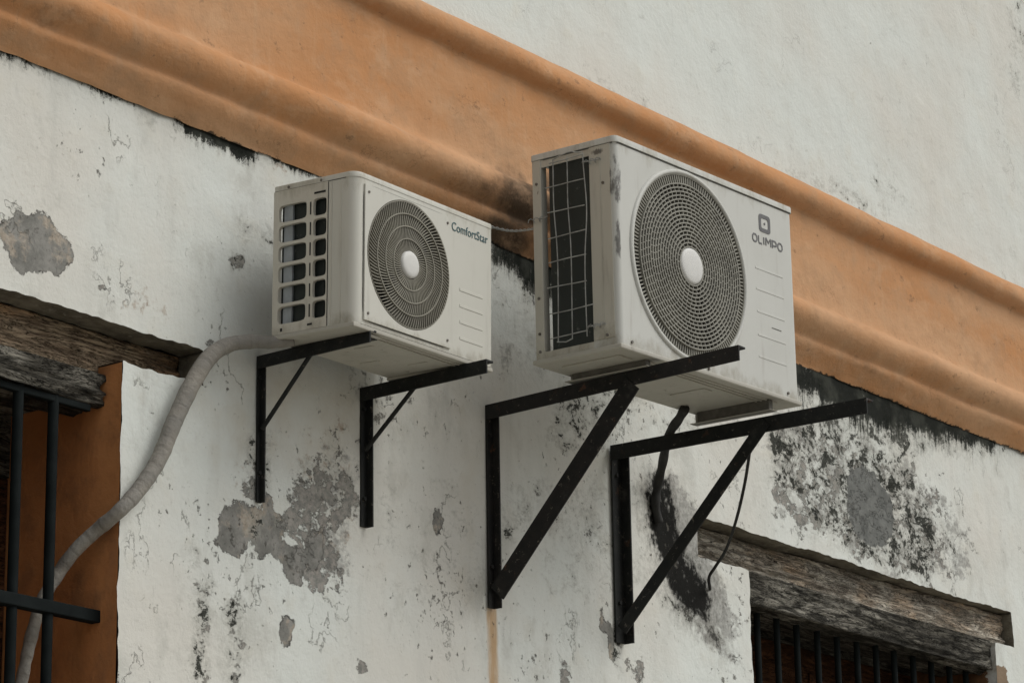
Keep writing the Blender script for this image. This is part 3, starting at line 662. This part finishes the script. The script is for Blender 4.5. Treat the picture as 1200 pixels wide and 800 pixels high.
bracket('slim black bracket with thin diagonal rod under the left end of the smaller air conditioner', -1.300, -.342, -.80, .455, .040, .020, .022, (.235, z_(308, 503, -.02), 'rod', .007), M_BLK)
bracket('black bracket with thin diagonal rod under the right end of the smaller air conditioner', -.812, -.339, -.790, .515, .044, .032, .030, (.25, z_(436, 530, -.02), 'rod', .007), M_BLK)
bracket('black bracket with the widest diagonal brace, orange rust trickling down the wall below its foot', -.160, -.260, -.950, 1.020, .050, .034, .034, (.585, z_(583, 690, -.02), 'L', .068), M_BLKR, .016)
bracket('black bracket with thick upright beside the soot stain, under the larger air conditioner', .560, -.258, -.962, 1.055, .054, .058, .042, (.64, z_(733, 735, -.02), 'L', .046), M_BLK, -.014)

# ------------------------------------------------------------------ larger air conditioner
def text_mesh(name, s, size, mat, parent, loc, sx=1, extr=.0008, rot=(math.pi/2, 0, 0), bold=0, shear=0):
    cu = bpy.data.curves.new(name, 'FONT'); cu.body = s; cu.size = size; cu.extrude = extr; cu.offset = bold; cu.shear = shear; cu.space_character = 1.02
    tmp = bpy.data.objects.new('tmp', cu); COL.objects.link(tmp)
    dg = bpy.context.evaluated_depsgraph_get(); me = bpy.data.meshes.new_from_object(tmp.evaluated_get(dg)); bpy.data.objects.remove(tmp)
    me.name = name; o = link(name, me, mat, parent); o.location = loc; o.rotation_euler = rot; o.scale = (sx, 1, 1); return o
def fan_rings(bm, c, radii, wr, y0, y1, sx, seg=72):
    for r in radii:
        prev = None
        P = []
        for k in range(seg):
            a = 2*math.pi*k/seg; ca, sa = math.cos(a), math.sin(a)
            P.append([bm.verts.new((c[0]+ca*rr*sx, yy, c[1]+sa*rr)) for rr, yy in ((r-wr/2, y0), (r+wr/2, y0), (r+wr/2, y1), (r-wr/2, y1))])
        for k in range(seg):
            A, B = P[k], P[(k+1) % seg]
            for j in range(4): bm.faces.new((A[j], A[(j+1) % 4], B[(j+1) % 4], B[j]))
def spoke(bm, c, a, r0, r1, w, y0, y1, sx, a1=None, n=1):
    a1 = a if a1 is None else a1; rings = []
    for k in range(n+1):
        t = k/n; r = r0+(r1-r0)*t; b = a+(a1-a)*t; ca, sa = math.cos(b), math.sin(b)
        rings.append([bm.verts.new((c[0]+(ca*r - sa*o)*sx, yy, c[1]+sa*r+ca*o)) for o, yy in ((-w/2, y0), (w/2, y0), (w/2, y1), (-w/2, y1))])
    for A, B in zip(rings, rings[1:]):
        for j in range(4): bm.faces.new((A[j], A[(j+1) % 4], B[(j+1) % 4], B[j]))
def fan_blades(bm, c, r0, r1, y, nb, sx):
    for k in range(nb):
        a0 = 2*math.pi*k/nb+.3; G = []
        for i in range(8):
            r = r0+(r1-r0)*i/7; row = []
            for j in range(7):
                a = a0 + (j/6)*1.15*(1-.15*i/7) + .25*i/7
                row.append(bm.verts.new((c[0]+math.cos(a)*r*sx, y+.045*(j/6)-.02*i/7, c[1]+math.sin(a)*r)))
            G.append(row)
        for i in range(7):
            for j in range(6): bm.faces.new((G[i][j], G[i+1][j], G[i+1][j+1], G[i][j+1]))
    cyl(bm, (c[0], y+.02, c[1]), (0, 1, 0), r0+.012, .06, 24)
FP = lambda y: (lambda u, v, d: (u, y+d, v))

W, D, H = 1.066, .336, .704
BIG = tag(empty('air_conditioner', (-.336, -.69, -.2195), (.016, -.028, -.001)), 'larger white outdoor unit with wire mesh over its side and a dark square emblem', 'air conditioner')
fc = (.410, .347); FR = .318; SX = 1.045
bm = NB(); r = .020
plate_hole(bm, FP(0), (r, W-r, .004, H-.022), fc, FR*SX, FR, 2, .03, 96)
for cx, s in ((r, -1), (W-r, 1)):                       # rounded front corners
    pts = [(cx + s*r*math.sin(a), r - r*math.cos(a)) for a in [math.pi/2*k/7 for k in range(8)]]
    pts.append((cx+s*r, .105 if s < 0 else D-.004))
    V = [[bm.verts.new((x, y, z)) for x, y in pts] for z in (.004, H-.022)]
    for i in range(len(pts)-1): bm.faces.new((V[0][i], V[0][i+1], V[1][i+1], V[1][i]))
casing = obj('casing', bm, M_BIG, BIG)
bm = NB(); box(bm, -.0025, .012, .020, .104, .03, H-.024, .001); box(bm, .0, .004, .104, .303, .004, .028); box(bm, .0, .004, .104, .303, H-.05, H-.024)
box(bm, -.004, .0, .060, .064, .03, H-.03)
obj('side_panel', bm, M_BIGS, BIG)
bm = NB(); box(bm, -.003, .030, .300, D, -.004, H-.022, .003); obj('corner_post', bm, M_BIGS, BIG)
bm = NB(); box(bm, W-.30, W-.002, D-.006, D, .004, H-.024, .001); box(bm, W-.31, W-.30, .02, D-.006, .01, H-.03); obj('back_panel', bm, M_BIGS, BIG)
# lid with rolled edge
bm = NB(); bm2 = NB()
slab(bm, -.005, W+.005, -.005, D+.004, H-.022, H, (.022, .022, .008, .008))
obj('top_lid', bm, M_BIG, BIG, .7); bm2.free()
bm = NB(); box(bm, .012, W-.012, -.0012, .01, H-.0265, H-.0215); box(bm, -.0012, .01, .012, .29, H-.0265, H-.0215); obj('panel_gap', bm, M_GAP, BIG)
# base pan with pressed ribs
bm = NB(); box(bm, -.010, W+.004, -.008, D+.010, -.012, .004, .004)
for yy in (.028, .048, .068): box(bm, .19, W-.10, yy, yy+.006, -.0165, -.011, .002)
for xx in (.18, .62): box(bm, xx, xx+.05, .10, .24, -.016, -.011, .002)
box(bm, .06, .13, .05, .28, -.018, -.011, .003)
obj('base_pan', bm, M_PAN, BIG)
for fx, hh in ((.164, .024), (.896, .040)):
    bm = NB(); box(bm, fx-.004, fx+.04, .012, D+.008, -.012-hh, -.010-hh, .001); box(bm, fx+.032, fx+.036, .05, D+.008, -.010-hh, -.012, .001); ft = obj('foot', bm, M_PAN, BIG); bm = NB(); box(bm, fx+.002, fx+.026, .02, D-.02, -.0105-hh, -.0125, .002); rp_ = obj('rubber_pad', bm, M_PADB); rp_.parent = ft
bm = NB(); box(bm, .005, .030, .102, .272, .016, H-.028); box(bm, .085, W-.31, D-.035, D-.012, .016, H-.028); cs = obj('condenser_coil', bm, M_COIL, BIG)
# fan opening: bell mouth, shroud, grille
bm = NB(); seg = 96
def lath(bm, c, prof, sx, seg=96):
    P = [[bm.verts.new((c[0]+math.cos(2*math.pi*k/seg)*rr*sx, y, c[1]+math.sin(2*math.pi*k/seg)*rr)) for rr, y in prof] for k in range(seg)]
    for k in range(seg):
        A, B = P[k], P[(k+1) % seg]
        for j in range(len(prof)-1): bm.faces.new((A[j], A[j+1], B[j+1], B[j]))
lath(bm, fc, [(FR+.012, .0005), (FR+.011, -.004), (FR+.006, -.008), (FR-.001, -.008), (FR-.004, -.003), (FR-.006, .008), (FR-.010, .020)], SX); obj('fan_rim', bm, M_BIG, BIG, 3.2)
bm = NB(); lath(bm, fc, [(FR-.008, .019), (FR-.02, .05), (FR-.02, .12)], SX); sheet(bm, (.02, .16, .02), (W-.32, .16, .02), (W-.32, .16, H-.04), (.02, .16, H-.04)); obj('fan_shroud', bm, M_DARK, BIG, 3.2)
bm = NB(); fan_blades(bm, fc, .05, FR-.03, .075, 3, SX); obj('fan', bm, M_FAN, BIG, 3.2)
bm = NB(); nr = 17; r0 = .066; r1 = FR-.038
rad = [r0+(r1-r0)*i/(nr-1) for i in range(nr)]
dome = lambda r_: -.006 - .004*(1-(r_/FR)**2)
for i, rr in enumerate(rad):
    fan_rings(bm, fc, [rr], .0046, dome(rr), dome(rr)+.011, SX)
    if i < nr-1:
        dr = rad[i+1]-rr; n = max(14, int(2*math.pi*(rr+dr/2)/.0235)); off = random.random()*.3 if i % 2 else .5*2*math.pi/n
        for k in range(n): spoke(bm, fc, off+2*math.pi*k/n, rr+.001, rr+dr-.001, .0036, dome(rr)+.0015, dome(rr)+.0095, SX)
n = 150
for k in range(n): spoke(bm, fc, 2*math.pi*k/n, r1+.001, FR-.005, .0050, -.001, .012, SX)
fan_rings(bm, fc, [FR-.005], .006, -.003, .012, SX, 96)
g = obj('fan_grille', bm, M_GRB, BIG)
bm = NB(); lath(bm, (fc[0], fc[1]), [(0, -.016), (.03, -.0155), (.052, -.014), (.060, -.011), (.063, -.004), (.063, .004)], SX, 48); hub = obj('hub_cap', bm, M_HUB, None, 3.2); hub.parent = g
# wire mesh guard over the side coil
bm = NB(); yv = [.232, .176, .118]; wz = lambda y, z: -.020 + .002*math.sin(z*9+y*20)
for i, yy in enumerate(yv):
    P = []
    for k in range(30):
        z = .045+(H-.085)*k/29; b = .012*math.exp(-((z-.47)/.12)**2) if i == 2 else (.006*math.exp(-((z-.5)/.1)**2)-.004*math.sin(z*6))
        P.append((wz(yy, z), yy+b*(-1 if i == 2 else 1), z))
    tube(bm, P, .0021, 6)
for k in range(8):
    z = .06+k*.085; e0, e1 = (.262, .112)
    if k in (2, 6): e0 = .20+.07
    if k == 7: e0 = .25
    if k == 1: e1 = .085
    P = [(-.0225+.001*math.sin(k+y*40), y, z+.0025*math.sin(k*2+y*12)) for y in [e0+(e1-e0)*q/10 for q in range(11)]]
    tube(bm, P, .0019, 6)
tube(bm, catmull([(-.022, .232, H-.04), (-.022, .20, H-.032), (-.022, .165, H-.028), (-.022, .14, H-.036), (-.022, .118, H-.04)]), .0021, 6)
tube(bm, [(-.022, .236, .046), (-.022, .20, .040), (-.022, .176, .046)], .0021, 6)
for (yy, z) in ((.07, H-.075), (.07, .075), (.30, .475)):
    P = [(-.012+.008*math.cos(q*1.1), yy+.004*q-.015, z+.008*math.sin(q*1.1)) for q in range(16)]; tube(bm, P, .0016, 5)
    tube(bm, [(-.022, .118 if yy < .2 else .262, z), (-.012, yy, z), (-.004, yy-.01, z+.004)], .0018, 5)
obj('wire_guard', bm, M_WIRE, BIG, 1.2)
# printed emblem and name
bm = NB(); s = .030; ex = .885; ez = .603
def rr_ring(bm, cx, cz, a, b, ai, bi, y0, y1, n=6, N=48):
    P = []
    for k in range(N):
        t = 2*math.pi*k/N; ct, st = math.cos(t), math.sin(t)
        ro = (abs(ct/a)**n+abs(st/b)**n)**(-1/n); ri = (abs(ct/ai)**n+abs(st/bi)**n)**(-1/n)
        P.append([bm.verts.new((cx+ct*q, y, cz+st*q)) for q, y in ((ro, y1), (ro, y0), (ri, y0), (ri, y1))])
    for k in range(N):
        A, B = P[k], P[(k+1) % N]
        for j in range(3): bm.faces.new((A[j], A[j+1], B[j+1], B[j]))
rr_ring(bm, ex, ez, .036, .032, .022, .018, -.0016, 0); cyl(bm, (ex, -.001, ez), (0, 1, 0), .0045, .002, 12)
obj('emblem', bm, M_INK, BIG)
def stroke(bm, pts, w, y0=-.0014, y1=0, closed=False):
    n = len(pts); L, R2 = [], []
    for i, p in enumerate(pts):
        a = pts[i-1] if (i > 0 or closed) else p; b = pts[(i+1) % n] if (i < n-1 or closed) else p
        d1 = Vector((p[0]-a[0], p[1]-a[1])); d2 = Vector((b[0]-p[0], b[1]-p[1]))
        if d1.length < 1e-9: d1 = d2
        if d2.length < 1e-9: d2 = d1
        d1.normalize(); d2.normalize(); m = (d1+d2).normalized(); nn = Vector((-m.y, m.x)); k_ = w/2/max(.4, nn.dot(Vector((-d1.y, d1.x))))
        L.append((p[0]+nn.x*k_, p[1]+nn.y*k_)); R2.append((p[0]-nn.x*k_, p[1]-nn.y*k_))
    V = [[bm.verts.new((q[0], y, q[1])) for y in (y0, y1)] for q in L]; U = [[bm.verts.new((q[0], y, q[1])) for y in (y0, y1)] for q in R2]
    for i in range(n if closed else n-1):
        j = (i+1) % n
        bm.faces.new((V[i][0], V[j][0], U[j][0], U[i][0])); bm.faces.new((V[i][0], V[i][1], V[j][1], V[j][0])); bm.faces.new((U[i][0], U[j][0], U[j][1], U[i][1]))
def glyph(bm, ch, x, z, w, h, sw):
    c = min(w, h)*.28; a, b, e, d = x, x+w, z, z+h
    if ch == 'O': stroke(bm, [(a+c, e), (b-c, e), (b, e+c), (b, d-c), (b-c, d), (a+c, d), (a, d-c), (a, e+c)], sw, closed=True)
    if ch == 'L': stroke(bm, [(a, d), (a, e+c), (a+c*.6, e), (b, e)], sw)
    if ch == 'I': stroke(bm, [((a+b)/2, d), ((a+b)/2, e)], sw)
    if ch == 'M': stroke(bm, [(a, e), (a, d-c*.3), (a+c*.3, d), ((a+b)/2, e+h*.45), (b-c*.3, d), (b, d-c*.3), (b, e)], sw)
    if ch == 'P': stroke(bm, [(a, e), (a, d), (b-c, d), (b, d-c*.8), (b, e+h*.35+c*.3), (b-c, e+h*.35), (a, e+h*.35)], sw)
xx = .806
for ch, gw in (('O', .027), ('L', .020), ('I', .005), ('M', .031), ('P', .025), ('O', .027)):
    bm = NB(); glyph(bm, ch, xx, .527, gw, .026, .0058); obj('letter', bm, M_INK, BIG); xx += gw+.0105
for zz, a, b in ((.355, .815, .99), (.430, .815, .99), (.275, .815, .99), (.192, .815, .99), (.115, .815, .99)):
    if zz > .48: continue
    bm = NB(); box(bm, a, b, -.0013, .001, zz, zz+.008, .0012, 2); obj('moulded_line', bm, M_BIG, BIG)
bm = NB(); box(bm, .905, .965, -.0010, .001, .2345, .2375); obj('print_mark', bm, M_GAP, BIG)
for (xx, zz) in ((.06, .02), (.50, .014), (.99, .02)):
    bm = NB(); cyl(bm, (xx, -.002, zz), (0, 1, 0), .005, .005, 10); obj('screw', bm, M_SCR, BIG)
for (yy, zz) in ((.318, .09), (.318, .21), (.318, .60), (.318, .03), (.05, .04), (.05, .55)):
    bm = NB(); cyl(bm, (-.004, yy, zz), (1, 0, 0), .005, .004, 10); obj('screw', bm, M_SCR, BIG)

# ------------------------------------------------------------------ smaller air conditioner
W, D, H = .715, .312, .474
SML = tag(empty('air_conditioner', (-1.377, -.46, -.341), (.034, -.026, .050)), 'smaller white outdoor unit with twelve plastic side windows and a teal name on front', 'air conditioner')
fc = (.262, .235); FR = .200; SX = 1.05
bm = NB(); r = .034
plate_hole(bm, FP(0), (r, W-.012, .004, H-.018), fc, FR*SX, FR, 2, .025, 96)
for cx, s, rr_ in ((r, -1, r), (W-.012, 1, .012)):
    pts = [(cx + s*rr_*math.sin(a), rr_ - rr_*math.cos(a)) for a in [math.pi/2*k/10 for k in range(11)]]
    pts.append((cx+s*rr_, .104 if s < 0 else D-.004))
    V = [[bm.verts.new((x, y, z)) for x, y in pts] for z in (.004, H-.018)]
    for i in range(len(pts)-1): bm.faces.new((V[0][i], V[0][i+1], V[1][i+1], V[1][i]))
obj('casing', bm, M_SM, SML, .5)
# raised square fan panel
bm = NB(); plate_hole(bm, FP(-.006), (.040, .482, .018, H-.036), fc, (FR+.0005)*SX, FR+.0005, 2, .022, 96)
bp = NB(); box(bp, .040, .482, -.006, .0, .018, H-.036, 0)
fl = [f for f in bp.faces if abs(f.normal.y) > .5]; bmesh.ops.delete(bp, geom=fl, context='FACES_ONLY')
tmp = bpy.data.meshes.new('t'); bp.to_mesh(tmp); bp.free(); bm.from_mesh(tmp); bpy.data.meshes.remove(tmp)
es = [e for e in bm.edges if e.calc_length() < .0065 and abs(e.verts[0].co.y-e.verts[1].co.y) > .005]
obj('fan_panel', bm, M_SM, SML)
bm = NB(); rr_ring(bm, .261, .228, .2245, .2135, .2215, .2105, -.0012, 0, 14, 96); obj('panel_gap', bm, M_GAP, SML)
bm = NB()
slab(bm, -.0015, W+.0015, -.0015, D, H-.018, H-.001, (.035, .014, .006, .006), .004, 12)
obj('top_lid', bm, M_SM, SML, .6)
bm = NB(); box(bm, -.0012, .005, .036, D-.004, H-.0205, H-.0175); obj('panel_gap', bm, M_GAP, SML)
bm = NB(); box(bm, W-.20, W-.002, D-.006, D, .004, H-.02, .001); obj('back_panel', bm, M_SMS, SML)
# side grille: two columns of six rounded windows
bm = NB(); SP = lambda u, v, d: (-.002+d, u, v)
zA, zB_ = .030, H-.062; rows = 6; dz = (zB_-zA)/rows
for k in range(rows):
    v0, v1 = zA+dz*k, zA+dz*(k+1)
    plate_hole(bm, SP, (.170, .297, v0, v1), (.2375, (v0+v1)/2), .0535, dz*.5-.0048, 6, .012, 40)
    plate_hole(bm, SP, (.104, .170, v0, v1), (.1335, (v0+v1)/2), .0255, dz*.5-.0048, 5, .012, 40)
box(bm, -.002, .004, .104, .297, H-.062, H-.0195); box(bm, -.002, .004, .104, .297, .004, .030); box(bm, -.002, .012, .297, D, .004, H-.0195, .001)
obj('side_grille', bm, M_SMS, SML)
bm = NB()
for k in range(rows): box(bm, -.0035, -.0015, .1665, .1705, zA+dz*k+.012, zA+dz*(k+1)-.012)
box(bm, -.0035, -.0015, .112, .155, H-.052, H-.046); box(bm, -.0033, -.0018, .158, .176, .016, .022); box(bm, -.0033, -.0018, .272, .279, .012, .022)
box(bm, -.0012, .0, .102, .1035, .006, H-.022)
obj('slot', bm, M_DARK, SML)
bm = NB(); box(bm, .022, .040, .100, .296, .016, H-.03); box(bm, .04, W-.21, D-.03, D-.008, .016, H-.03); obj('condenser_coil', bm, M_COIL, SML)
bm = NB(); box(bm, .012, .020, .248, .281, .016, H-.06); obj('tube_plate', bm, M_TP, SML)
bm = NB()
for yy in (.052, .088): box(bm, -.0022, .001, yy, yy+.003, .006, H-.022, .0008, 1)
obj('side_rib', bm, M_SMS, SML)
bm = NB(); box(bm, -.003, W+.002, .000, D+.006, -.010, .004, .003)
for yy in (.022, .040): box(bm, .09, W-.05, yy, yy+.005, -.0145, -.009, .0015)
for xx, yy in ((.22, .10), (.38, .20), (.48, .09)): box(bm, xx, xx+.012, yy, yy+.07, -.0125, -.009, .001)
obj('base_pan', bm, M_PAN, SML)
for fx in (.115, .600):
    bm = NB(); box(bm, fx-.02, fx+.032, .014, D+.004, -.020, -.010, .003); obj('foot', bm, M_PAN, SML)
    bm = NB(); box(bm, fx-.012, fx+.026, .02, .12, -.0225, -.0195, .001); obj('rubber_pad', bm, M_RUB, SML)
bm = NB(); lath(bm, fc, [(FR+.001, .012), (FR-.015, .05), (FR-.015, .10)], SX); sheet(bm, (.02, .13, .02), (W-.21, .13, .02), (W-.21, .13, H-.04), (.02, .13, H-.04)); obj('fan_shroud', bm, M_DARK, SML, 3.2)
bm = NB(); fan_blades(bm, fc, .04, FR-.02, .06, 3, SX); obj('fan', bm, M_FAN, SML, 3.2)
bm = NB(); rr3 = [.080, .119, .158, FR-.003]; r0 = .043
for q in rr3: fan_rings(bm, fc, [q], .0036, -.0115 if q < .19 else -.007, .004, SX, 90)
for (a, b, n, tw) in ((r0, .080, 56, .10), (.080, .119, 84, .10), (.119, .158, 96, .085), (.158, FR-.003, 104, .085)):
    for k in range(n): spoke(bm, fc, 2*math.pi*k/n, a+.001, b-.001, .0030, -.009, .004, SX, 2*math.pi*k/n-tw*1.2, 3)
g = obj('fan_grille', bm, M_GRS, SML)
bm = NB(); lath(bm, fc, [(0, -.018), (.025, -.0175), (.036, -.016), (.042, -.012), (.043, .002)], SX, 48); hub = obj('hub_cap', bm, M_HUB, None, 3.2); hub.parent = g
text_mesh('lettering', 'ComfortStar', .040, M_TEAL, SML, (.4905, -.0010, H-.072), .93, .0005, (math.pi/2, 0, 0), .0)
for k in range(4):
    zz = .215-.052*k; bm = NB(); box(bm, .535, .66, -.0015, .001, zz, zz+.010, .0014, 2); obj('moulded_line', bm, M_SM, SML)
for xx, zz in ((.058, .040), (.058, H-.058), (.462, .040), (.462, H-.058)):
    bm = NB(); cyl(bm, (xx, -.0065, zz), (0, 1, 0), .0042, .004, 10); obj('screw', bm, M_SCR, SML)
for yy in (.13, .255):
    bm = NB(); cyl(bm, (-.001, yy, H-.012), (1, 0, 0), .0045, .004, 10); obj('screw', bm, M_SCR, SML)

# ------------------------------------------------------------------ hose, cables, wire
P = [at(345, 398, -.20), at(320, 401, -.15), at(295, 400, -.10), at(268, 404, -.07), at(246, 418, -.055), at(226, 448, -.05), at(205, 492, -.045), at(186, 538, -.04), at(163, 573, -.035), at(138, 600, -.02),
     at(112, 622, .05), at(88, 645, .10), at(68, 672, .145), at(50, 703, .16), at(38, 740, .17), at(28, 785, .17), at(20, 830, .17), at(14, 900, .17)]
pts = catmull(P, 22); cum = [0]
for a, b in zip(pts, pts[1:]): cum.append(cum[-1]+(b-a).length)
step = .006; Q = []; i = 0; s = 0
while s < cum[-1]:
    while cum[i+1] < s: i += 1
    t = (s-cum[i])/(cum[i+1]-cum[i]); Q.append(pts[i].lerp(pts[i+1], t)); s += step
bm = NB()
_sm = []; _q = 0
while _q < 6: _sm.append(_q); _q += random.uniform(.028, .075)
import bisect
def saw(i):
    k = bisect.bisect_right(_sm, i*step)-1; return (i*step-_sm[k])/(_sm[k+1]-_sm[k])
rad_ = lambda i: .0245 + .0016*math.sin(i*step*5) + .0009*saw(i) + noise.noise(Vector((i*.15, 0, 0)))*.0022 - .007*max(0, 1-i*step/.35) - .0085*min(1, max(0, (i*step-.75)/.7))
tube(bm, Q, rad_, 18); ho = obj('insulated_hose', bm, M_HOSE, None, 3.2)
at_ = ho.data.attributes.new('seam', 'FLOAT', 'POINT'); at_.data.foreach_set('value', np.array([1. if saw(v//18) > .84 or saw(v//18) < .03 else 0. for v in range(len(ho.data.vertices))], np.float32))
tag(ho, 'grey tape-wrapped hose curving from the smaller unit down into the barred window', 'hose')

bm = NB(); R_ = [at(803, 478, -.40), at(796, 490, -.35), at(786, 505, -.26), at(780, 525, -.16), at(776, 545, -.08), at(771, 568, -.03), at(768, 590, -.012), at(772, 612, -.008)]
tube(bm, catmull(R_, 8), lambda i: .0165+.0012*math.sin(i*.7), 12); tag(obj('drain_pipe', bm, M_RUB, None, 3.2), 'thick black pipe stub dropping from the larger unit to the sooty stain on the wall', 'pipe')
bm = NB(); R_ = [at(884, 497, -.60), at(880, 515, -.56), at(877, 540, -.50), at(872, 570, -.42), at(863, 608, -.33), at(851, 643, -.22), at(838, 664, -.12), at(831, 676, -.06), at(832, 690, -.004)]
tube(bm, catmull(R_, 10), .0058, 8); tag(obj('cable', bm, M_RUB, None, 3.2), 'thin black cable hanging loosely between the larger unit and the wall over the wooden lintel', 'cable')
bm = NB()
A = [Vector(at(572, 265, -.16)), Vector(at(595, 270, -.20)), Vector(at(615, 269.5, -.28)), Vector(at(634, 266, -.375))]; C_ = catmull(A, 14)
tube(bm, [p+Vector((0, 0, .0028*math.cos(i*.9)))+Vector((0, .0028*math.sin(i*.9), 0)) for i, p in enumerate(C_)], .0022, 6)
tube(bm, [p-Vector((0, 0, .0028*math.cos(i*.9)+.0))-Vector((0, .0028*math.sin(i*.9), 0)) for i, p in enumerate(C_)], .0022, 6)
e = A[-1]
tube(bm, [e+Vector((.016*math.cos(q*.8)*.5-.006, -.002*q+.012, .018*math.sin(q*.8)-.006)) for q in range(14)], .0022, 6)
tag(obj('tie_wire', bm, M_WIRE, None, 3.2), 'twisted grey wire stretched between the smaller unit and the wire mesh of the larger one', 'wire')

# ------------------------------------------------------------------ ground
bm = NB(); sheet(bm, (-400, -400, ZB-.13), (400, -400, ZB-.13), (400, 400, ZB-.13), (-400, 400, ZB-.13)); tag(obj('ground', bm, M_EARTH), kind='structure')
bm = NB(); box(bm, -40, 40, -1.6, -.02, ZB-.12, ZB, .015); tag(obj('pavement', bm, M_PAVE), kind='structure')
bm = NB(); sheet(bm, (-60, -9.5, ZB-.125), (60, -9.5, ZB-.125), (60, -1.61, ZB-.125), (-60, -1.61, ZB-.125)); tag(obj('road', bm, M_ROAD), kind='structure')

# lift everything onto the pavement level z = 0
for o in list(COL.objects):
    if o.parent is None: o.location.z += Z0

# ------------------------------------------------------------------ camera, light
cam = bpy.data.cameras.new('camera'); co_ = bpy.data.objects.new('camera', cam); COL.objects.link(co_)
cam.sensor_fit = 'HORIZONTAL'; cam.sensor_width = 36; cam.lens = 36*F/1200; cam.clip_start = .1; cam.clip_end = 1500
Mx = Matrix((( CR[0], CU[0], -CF[0], CAM[0]), (CR[1], CU[1], -CF[1], CAM[1]), (CR[2], CU[2], -CF[2], CAM[2]+Z0), (0, 0, 0, 1)))
co_.matrix_world = Mx; sc.camera = co_
SUN_EL, SUN_AZ = math.radians(50), math.radians(150)      # azimuth from +y towards +x
w = bpy.data.worlds.new('World'); sc.world = w; w.use_nodes = True; nt = w.node_tree
bg = nt.nodes['Background']; sky = nt.nodes.new('ShaderNodeTexSky'); sky.sky_type = 'NISHITA'; sky.sun_disc = False
sky.sun_elevation = SUN_EL; sky.sun_rotation = SUN_AZ; sky.air_density = 1; sky.dust_density = 3
hs = nt.nodes.new('ShaderNodeHueSaturation'); hs.inputs['Saturation'].default_value = .18
nt.links.new(sky.outputs[0], hs.inputs['Color']); nt.links.new(hs.outputs[0], bg.inputs['Color']); bg.inputs['Strength'].default_value = .10
sl = bpy.data.lights.new('sun', 'SUN'); sl.energy = 1.1; sl.angle = math.radians(35); sl.color = (1, .97, .92)
so = bpy.data.objects.new('sun', sl); COL.objects.link(so)
d = Vector((math.sin(SUN_AZ)*math.cos(SUN_EL), math.cos(SUN_AZ)*math.cos(SUN_EL), math.sin(SUN_EL)))
so.rotation_euler = d.to_track_quat('Z', 'Y').to_euler()
sc.view_settings.view_transform = 'Standard'; sc.view_settings.look = 'None'; sc.view_settings.gamma = 1; sc.view_settings.exposure = 0.29
